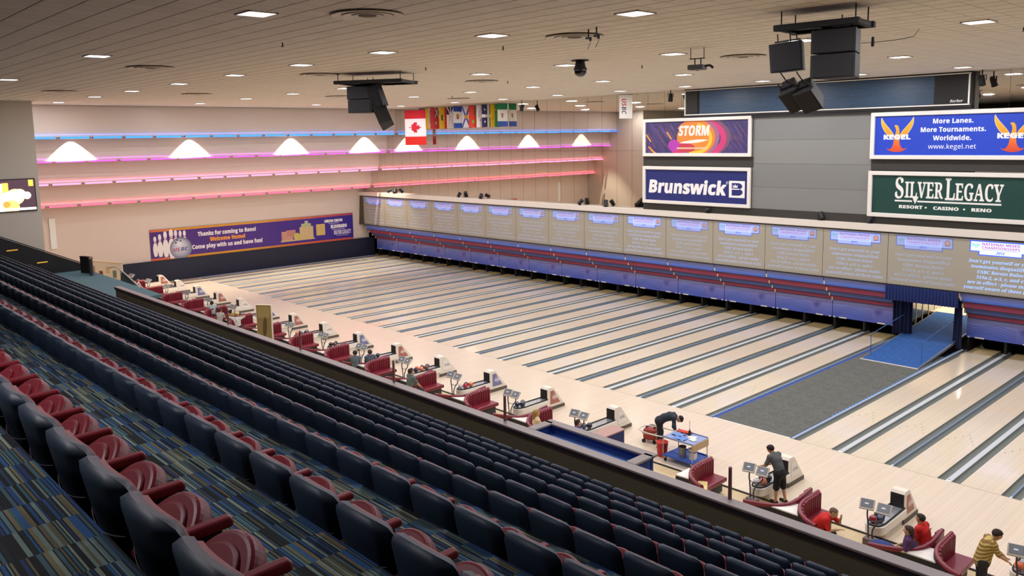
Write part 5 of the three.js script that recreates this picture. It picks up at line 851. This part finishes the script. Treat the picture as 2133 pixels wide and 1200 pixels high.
  const headCaps = [...skull, ...face_, ...neckC]; parts.push(surfaceNet(field(headCaps, 0.02), headCaps, o.fine ? 0.008 : 0.012, 0.02));
  for (const i of [0, 1]) { const hcaps = fine.slice(i * 13, i * 13 + 13); parts.push(surfaceNet(field(hcaps, 0.008), hcaps, hc, 0.015)); }
  mesh('body', parts, Mt(o.skin ?? 0xc79a7c, 0.6), t);
  const grow = (cs, r) => cs.map((c) => ({ a: c.a, b: c.b, ra: c.ra + r, rb: c.rb + r }));
  const sleeve = []; for (const i of [0, 1]) { const e = o.longSleeve ? hands[i] : sh[i].clone().lerp(elbow[i], 0.85); if (o.longSleeve) sleeve.push(cap(sh[i], elbow[i], 0.068, 0.056), cap(elbow[i], sh[i].clone().lerp(e, 1).lerp(elbow[i], 0.06), 0.056, 0.042)); else sleeve.push(cap(sh[i], e, 0.07, 0.066)); }
  const shirtCaps = [...grow(torso, 0.017), ...sleeve];
  const sg = surfaceNet(field(shirtCaps, 0.06), shirtCaps, cell);
  let sm = Mt(o.shirt ?? 0x777777, 0.85);
  if (o.stripes) { sm = Mt(0xffffff, 0.85, { vertexColors: true }); const p = sg.attributes.position, c = new Float32Array(p.count * 3), A = new THREE.Color(o.stripes[0]), B = new THREE.Color(o.stripes[1]); for (let i = 0; i < p.count; i++) { const u = Math.sin((p.getY(i) * 0.9 + p.getZ(i) * -0.35) * 82); const k = u > 0.1 ? A : B; c.set([k.r, k.g, k.b], i * 3); } sg.setAttribute('color', new THREE.BufferAttribute(c, 3)); }
  mesh('shirt', sg, sm, t);
  const pc = [...grow([torso[0], cap(hip, hip.clone().lerp(waist, 0.45), 0.132, 0.124)], 0.024)];
  for (const i of [0, 1]) pc.push(cap(hp[i], knee[i], 0.108, o.shorts ? 0.1 : 0.076)); if (!o.shorts) for (const i of [0, 1]) pc.push(cap(knee[i], feet[i], 0.074, 0.06));
  mesh('trousers', surfaceNet(field(pc, 0.05), pc, cell), Mt(o.pants ?? 0x23262e, 0.85), t);
  const fs = field(shoes, 0.02); mesh('shoes', surfaceNet((p) => Math.max(fs(p), -p[1] + 0.0), shoes, 0.014), Mt(o.shoes ?? 0x18181a, 0.6), t);
  if (o.hair !== null) {
    const hcap = [cap(head.clone().addScaledVector(hdir, 0.008), head.clone().addScaledVector(fwd, -0.03), o.thin ? 0.1 : 0.108)]; if (o.long) hcap.push(cap(head.clone().addScaledVector(fwd, -0.06), neck.clone().addScaledVector(up(l2), -0.14).add(fwd.clone().multiplyScalar(-0.1)), 0.085, 0.06));
    const hf = field(hcap, 0.04), nrm = fwd.clone().multiplyScalar(0.8).addScaledVector(hdir, -0.6).normalize(), c0 = head.clone().addScaledVector(nrm, o.long ? 0.02 : 0.0);
    mesh('hair', surfaceNet((p) => Math.max(hf(p), (p[0] - c0.x) * nrm.x + (p[1] - c0.y) * nrm.y + (p[2] - c0.z) * nrm.z), hcap, o.fine ? 0.01 : 0.014), Mt(o.hair ?? 0x1c1613, 0.8), t);
  }
  mesh('eyes', [1, -1].map((s) => { const c = head.clone().addScaledVector(fwd, 0.083).addScaledVector(sx, s * 0.033).addScaledVector(hdir, 0.005); return sp(0.013, c.x, c.y, c.z, 8); }), Mt(0x1a1512, 0.3), t);
  if (o.badge) { const c = chest.clone().addScaledVector(V3([0, Math.sin(l2), -Math.cos(l2)]), 0.155).addScaledVector(up(l2), 0.03); mesh('back_print', place(face(0.2, 0.15), c.x, c.y, c.z, 0, 0, 0), Mt(0xffffff, 0.7, { map: o.badge, side: THREE.DoubleSide }), t); t.children.at(-1).geometry.translate(-c.x, -c.y, -c.z).rotateY(Math.PI).rotateX(-l2).translate(c.x, c.y, c.z); }
  if (o.cap) mesh('cap', surfaceNet((p) => Math.max(capDist(p, cap(head.clone().addScaledVector(hdir, 0.02), head, 0.116)), -((p[0] - head.x) * hdir.x + (p[1] - head.y) * hdir.y + (p[2] - head.z) * hdir.z - 0.03)), [cap(head, head, 0.13)], 0.014), Mt(o.cap, 0.8), t);
  t.scale.setScalar(S);
  return t;
}
{
  const sit = { hip: 0.56, footL: [0.13, 0.07, 0.5], footR: [-0.13, 0.07, 0.5], handL: [0.14, 0.66, 0.36], handR: [-0.14, 0.66, 0.36], lean: 0.0, bend: 0.08 };
  const F = Math.PI; // yaw: 0 faces +z (the stands), PI faces the lanes, PI/2 faces +x, -PI/2 faces -x
  person('person in dark navy work clothes bending over the cart', [2.66, 0, 4.0], 2.2, { fine: true, cell: 0.016, size: 1.04, hip: 0.95, hipz: -0.04, lean: 0.95, bend: 1.55, head: 2.1, handL: [0.16, 0.62, 0.5], handR: [-0.16, 0.66, 0.5], elbowPole: [0.6, 0.3, -0.2], footL: [0.15, 0.07, 0.05], footR: [-0.17, 0.07, -0.06], shirt: 0x272f3c, longSleeve: true, pants: 0x1b1f26, hair: 0x1a1512, shoes: 0x141416 });
  person('person in grey T-shirt and black shorts reaching over a score console', [7.86, 0, 5.12], -1.75, { fine: true, cell: 0.016, lean: 0.32, bend: 0.62, head: 0.75, handL: [0.28, 1.04, 0.52], handR: [-0.08, 1.02, 0.5], footL: [0.14, 0.07, 0.02], footR: [-0.15, 0.07, -0.1], shirt: 0x55595a, pants: 0x131316, shorts: true, hair: 0x1d1412, skin: 0xb9855f, shoes: 0x141414 });
  const bp = canvasTex(64, 48, (g, w, h) => { g.fillStyle = '#c2201c'; g.fillRect(0, 0, w, h); g.fillStyle = '#eee8ea'; g.beginPath(); g.moveTo(8, 20); g.lineTo(30, 4); g.lineTo(58, 14); g.lineTo(52, 36); g.lineTo(28, 44); g.lineTo(4, 32); g.fill(); g.fillStyle = '#4a3a5a'; g.beginPath(); g.arc(38, 30, 9, 0, 7); g.fill(); });
  person('hunched person in a bright red shirt sitting with elbows on knees', [9.9, 0, 6.95], Math.PI / 2 + 0.15, { ...sit, fine: true, cell: 0.016, lean: 0.5, bend: 0.95, head: 0.6, handL: [0.1, 0.98, 0.62], handR: [-0.06, 0.72, 0.62], shirt: 0xc81e18, pants: 0x1d2026, hair: 0x6a5542, thin: true, skin: 0xc09a76, fat: 0.02 });
  person('person with long brown hair and purple top sitting on the settee', [12.2, 0, 6.72], -Math.PI / 2 + 0.35, { ...sit, fine: true, cell: 0.016, size: 0.94, lean: -0.05, bend: 0.1, head: 0.1, handL: [0.2, 0.7, 0.3], handR: [-0.25, 0.72, 0.28], shirt: 0x4d2c58, pants: 0x6d86b4, hair: 0x3a2a1c, long: true, skin: 0xcaa484 });
  person('person in red shirt with white back print sitting on the settee', [12.36, 0, 6.0], -Math.PI / 2 - 0.1, { ...sit, fine: true, cell: 0.016, lean: 0.18, bend: 0.35, head: 0.2, badge: bp, shirt: 0xc4201c, pants: 0x2a3858, hair: 0x2a211c, thin: true, skin: 0xb98a6a, fat: 0.02 });
  person('person in yellow and brown striped shirt leaning over the last console', [13.75, 0, 6.45], 2.2, { fine: true, cell: 0.016, lean: 0.18, bend: 0.55, head: 0.7, handL: [0.12, 1.02, 0.52], handR: [-0.14, 1.02, 0.5], stripes: [0xc9b468, 0x8a6a34], shirt: 0xc9b468, pants: 0x2c2a2e, hair: 0x2c1f16, skin: 0xbf9370, fat: 0.03 });
  person('person with fair hair and cream top sitting behind the bay', [-0.45, 0, 7.1], 2.6, { ...sit, shirt: 0xd8c29a, hair: 0x9a7c3c, pants: 0x6a6a70, long: true });
  person('person with dark hair and royal blue shirt sitting by the bay', [1.3, 0, 6.85], 2.5, { ...sit, shirt: 0x2c3f96, hair: 0x17110f, pants: 0x222632 });
  person('broad person in a grey-green shirt sitting near the parapet', [-7.72, 0, 7.25], 3.0, { ...sit, size: 1.08, shirt: 0x5f6d6c, hair: 0x2a1f1a, pants: 0x2b2e33, fat: 0.05 });
  person('person in a grey shirt on the settee, left of two friends', [-12.35, 0, 7.0], -2.2, { ...sit, cell: 0.024, shirt: 0x5c6a70, hair: 0x2a1f18, pants: 0x2d3138 });
  person('person in a slate shirt on the settee, right of two friends', [-11.95, 0, 6.45], -1.8, { ...sit, cell: 0.024, shirt: 0x4c5866, hair: 0x33251c, pants: 0x2d3138 });
  person('person in a white shirt leaning back with hands behind a yellow-capped head', [-24.9, 0, 6.85], -2.3, { ...sit, cell: 0.024, lean: -0.35, bend: -0.25, head: 0.0, handL: [0.2, 1.22, -0.2], handR: [-0.2, 1.22, -0.2], elbowPole: [1, 0.3, 0.2], shirt: 0xe8e8ee, hair: 0x8a6a4a, pants: 0x1a1f22, cap: 0xd8b848 });
  person('person in black with yellow shoulders sitting left of the white shirt', [-25.75, 0, 6.9], -2.4, { ...sit, cell: 0.024, stripes: [0x1c2022, 0xb08c28], shirt: 0x22262a, hair: 0x1c1613, pants: 0x1c1f24 });
  person('person in pale grey sitting with dark hair near the parapet', [-26.6, 0, 7.15], -2.6, { ...sit, cell: 0.024, shirt: 0xb9bab2, hair: 0x2c211c, pants: 0x3a3d42 });
  person('person in a pale blue top reclining on a far settee', [-29.2, 0, 6.5], -1.9, { ...sit, cell: 0.028, lean: -0.2, shirt: 0xa9b6b8, hair: 0x221a16, pants: 0x33363c });
  person('person in dark clothing sitting at the far left end', [-42.3, 0, 7.2], 2.4, { ...sit, cell: 0.03, shirt: 0x2a2430, hair: 0x5a4430, pants: 0x22242a });
  person('person in a maroon top with white collar at the far left end', [-41.4, 0, 6.7], 2.8, { ...sit, cell: 0.03, stripes: [0x5a2430, 0xc8c0ba], shirt: 0x5a2430, hair: 0x4a3a2c, pants: 0x33363c });
}
// ───────── theatre seats ─────────
{
  const D = 0.58, OFF = { I: 0.2, H: 0.1, G: 0.14, F: 0.12, E: 0.16, D: 0.25, C: 0.26, B: 0.27, A: 0.27 };
  // seat origin: floor under the top of the back; it faces -z
  function roundTop(w, y0, y1, r, arch = 0.02) { const s = new THREE.Shape(), h = w / 2; s.moveTo(-h * 0.88, y0); s.lineTo(h * 0.88, y0); s.lineTo(h, y0 + 0.2); s.lineTo(h, y1 - r); s.quadraticCurveTo(h, y1 - arch, h - r, y1 - arch * 0.6); s.quadraticCurveTo(0, y1 + arch, -h + r, y1 - arch * 0.6); s.quadraticCurveTo(-h, y1 - arch, -h, y1 - r); s.lineTo(-h, y0 + 0.2); s.closePath(); return s; }
  const shell = (w, y0, y1, r, dep, bev, z) => {
    let g = new THREE.ExtrudeGeometry(roundTop(w - 2 * bev, y0, y1 - bev, r), { depth: dep, bevelEnabled: true, bevelSize: bev, bevelThickness: bev, bevelSegments: 3, curveSegments: 5 });
    g = g.toNonIndexed(); g.translate(0, 0, z);
    return g;
  };
  // ExtrudeGeometry caps have no inner points, so the bend is made on a grid: outline clipped grid for front and rear skins
  function bent(w, y0, y1, r, thick, zc, depthCurve) {
    const nx = 10, ny = 9, P = [], h = w / 2;
    const half = (y) => { const t = (y - (y1 - r)) / r; return t <= 0 ? h * (0.9 + 0.1 * Math.min(1, (y - y0) / 0.2)) : h - r * 0.72 + r * 0.72 * Math.sqrt(Math.max(0, 1 - t * t)); };
    const pos = [], idx = [], prof = [[0, -1], [0.35, -0.86], [0.7, -0.5], [0.9, 0]];
    const grid = (front) => { const base = pos.length / 3; for (let j = 0; j <= ny; j++) { const v = j / ny, y = y0 + (y1 - y0) * (1 - (1 - v) ** 1.6); for (let i = 0; i <= nx; i++) { const u = i / nx * 2 - 1, hx = half(y), x = u * hx, e = Math.min(1, Math.min((1 - Math.abs(u)) * hx, (y1 - y) * 1.2, 0.05) / 0.05), bul = Math.sqrt(Math.max(0, 1 - (1 - e) ** 2)) * thick / 2; const archY = y - (j === ny ? 0.022 * u * u : 0.022 * u * u * v); const z = zc - (x / 0.28) ** 2 * depthCurve + (y - y1) * 0.2 + (front ? -bul : bul); pos.push(x, archY, z); } } for (let j = 0; j < ny; j++) for (let i = 0; i < nx; i++) { const a = base + j * (nx + 1) + i, b = a + 1, c = a + nx + 1, d = c + 1; front ? idx.push(a, c, b, b, c, d) : idx.push(a, b, c, b, d, c); } };
    grid(true); grid(false);
    const g = new THREE.BufferGeometry(); g.setAttribute('position', new THREE.BufferAttribute(new Float32Array(pos), 3)); g.setIndex(idx); g.computeVertexNormals(); return g;
  }
  const backG = bent(0.57, 0.24, 0.88, 0.1, 0.1, 0.03, 0.055), padG = bent(0.5, 0.3, 0.862, 0.1, 0.08, -0.012, 0.05);
  const seamG = tube([-1, -0.6, -0.2, 0.2, 0.6, 1].map((u) => [u * 0.24, 0.6 - 0.03 * (1 - u * u), 0.03 + 0.05 - (u * 0.24 / 0.28) ** 2 * 0.055 - 0.052]), 0.004, 12, 4);
  // tipped-up cushion
  const cs = new THREE.Shape(); cs.moveTo(-0.2, 0); cs.lineTo(0.2, 0); cs.quadraticCurveTo(0.25, 0.12, 0.2, 0.24); cs.quadraticCurveTo(0.13, 0.36, 0, 0.36); cs.quadraticCurveTo(-0.13, 0.36, -0.2, 0.24); cs.quadraticCurveTo(-0.25, 0.12, -0.2, 0);
  const cush = place(place(new THREE.ExtrudeGeometry(cs, { depth: 0.04, bevelEnabled: true, bevelSize: 0.03, bevelThickness: 0.035, bevelSegments: 3, curveSegments: 8 }), 0, 0, -0.02), 0, 0.3, -0.17, -0.8);
  const inset = new THREE.Shape(); inset.moveTo(-0.14, 0.02); inset.lineTo(0.14, 0.02); inset.quadraticCurveTo(0.19, 0.13, 0.15, 0.22); inset.quadraticCurveTo(0.09, 0.3, 0, 0.3); inset.quadraticCurveTo(-0.09, 0.3, -0.15, 0.22); inset.quadraticCurveTo(-0.19, 0.13, -0.14, 0.02);
  const insG = place(place(new THREE.ExtrudeGeometry(inset, { depth: 0.01, bevelEnabled: true, bevelSize: 0.02, bevelThickness: 0.02, bevelSegments: 2, curveSegments: 8 }), 0, 0, 0.05), 0, 0.3, -0.17, -0.8);
  const armG = merge([rb(0.078, 0.055, 0.46, 0.024, -0.29, 0.535, -0.25, 0.03, 0, 0, 3)]), postG = merge([rb(0.045, 0.6, 0.1, 0.01, -0.29, 0.3, -0.16), bx(0.04, 0.12, 0.36, -0.29, 0.46, -0.24)]), axle = merge([bx(0.5, 0.05, 0.08, 0, 0.33, -0.16)]);
  const mBack = Mp(0x2a3748, 0.5, { specularIntensity: 0.7 }), mBur = Mp(0x741220, 0.46, { specularIntensity: 0.7 }), mPad = Mt(0x7c1a28, 0.55);
  const X0 = -35.9, list = [];
  const fr = new THREE.Frustum().setFromProjectionMatrix(new THREE.Matrix4().multiplyMatrices(camera.projectionMatrix, camera.matrixWorldInverse));
  ROWS.forEach((r, k) => { const y = floorY(k), z = topZ(k), sph = new THREE.Sphere(new THREE.Vector3(), 0.62); for (let i = Math.ceil((X0 - OFF[r]) / D); i < 44; i++) { const x = OFF[r] + D * (i + 0.5); sph.center.set(x, y + 0.55, z - 0.15); if (!fr.intersectsSphere(sph)) continue; list.push({ r, k, x, y, z, d: sph.center.distanceTo(camera.position) }); } });
  ROWS.forEach((r) => list.filter((s) => s.r === r).sort((a, b) => b.x - a.x).forEach((s, i) => (s.n = i + 1)));
  list.sort((a, b) => a.d - b.d);
  const rowName = (k) => (k === 8 ? 'row nearest the camera' : k === 0 ? 'row along the parapet' : `${ord(9 - k)} row from camera`);
  let first = null;
  list.slice(0, 300).forEach((s) => {
    const label = `burgundy seat with slate back, ${ord(s.n)} from the right in the ${rowName(s.k)}`;
    if (first) { dup(first, [s.x, s.y, s.z], label); return; }
    const t = first = thing('theatre_seat', label, 'seat', [s.x, s.y, s.z], 0, 'tip-up theatre seats in the stands');
    const b = mesh('back_shell', backG, mBack, t); mesh('seam', seamG, M.black, b); mesh('back_pad', padG, mPad, t);
    const c = mesh('seat_cushion', cush, mBur, t); mesh('cushion_panel', insG, mBur, c); mesh('armrest', armG, mBur, t); mesh('standard', postG, M.black, t); mesh('hinge_bar', axle, M.black, t);
  });
  // the smaller far seats together
  const paint = (g, c) => { g = (g.index ? g.toNonIndexed() : g.clone()); const k = new THREE.Color(c), a = new Float32Array(g.attributes.position.count * 3); for (let i = 0; i < a.length; i += 3) a.set([k.r, k.g, k.b], i); g.setAttribute('color', new THREE.BufferAttribute(a, 3)); return g; };
  const far = list.slice(300), mg = merge([paint(backG, 0x2a3748), paint(padG, 0x7c1a28), paint(cush, 0x741220), paint(armG, 0x741220), paint(postG, 0x0a0a0c)]);
  const im = new THREE.InstancedMesh(mg, Mt(0xffffff, 0.5, { vertexColors: true }), far.length), mx = new THREE.Matrix4();
  far.forEach((s, i) => im.setMatrixAt(i, mx.makeTranslation(s.x, s.y, s.z))); im.name = numbered('theatre_seats'); im.castShadow = im.receiveShadow = true; scene.add(im);
  tag(im, 'mass of small distant theatre seats filling the left end of the stands', 'seats'); im.userData.kind = 'stuff';
  console.log('seats', list.length);
}
for (const o of scene.children) if (o.userData.label && o.userData.label.split(/\s+/).length > 16) console.log(o.userData.label);
renderer.render(scene, camera);
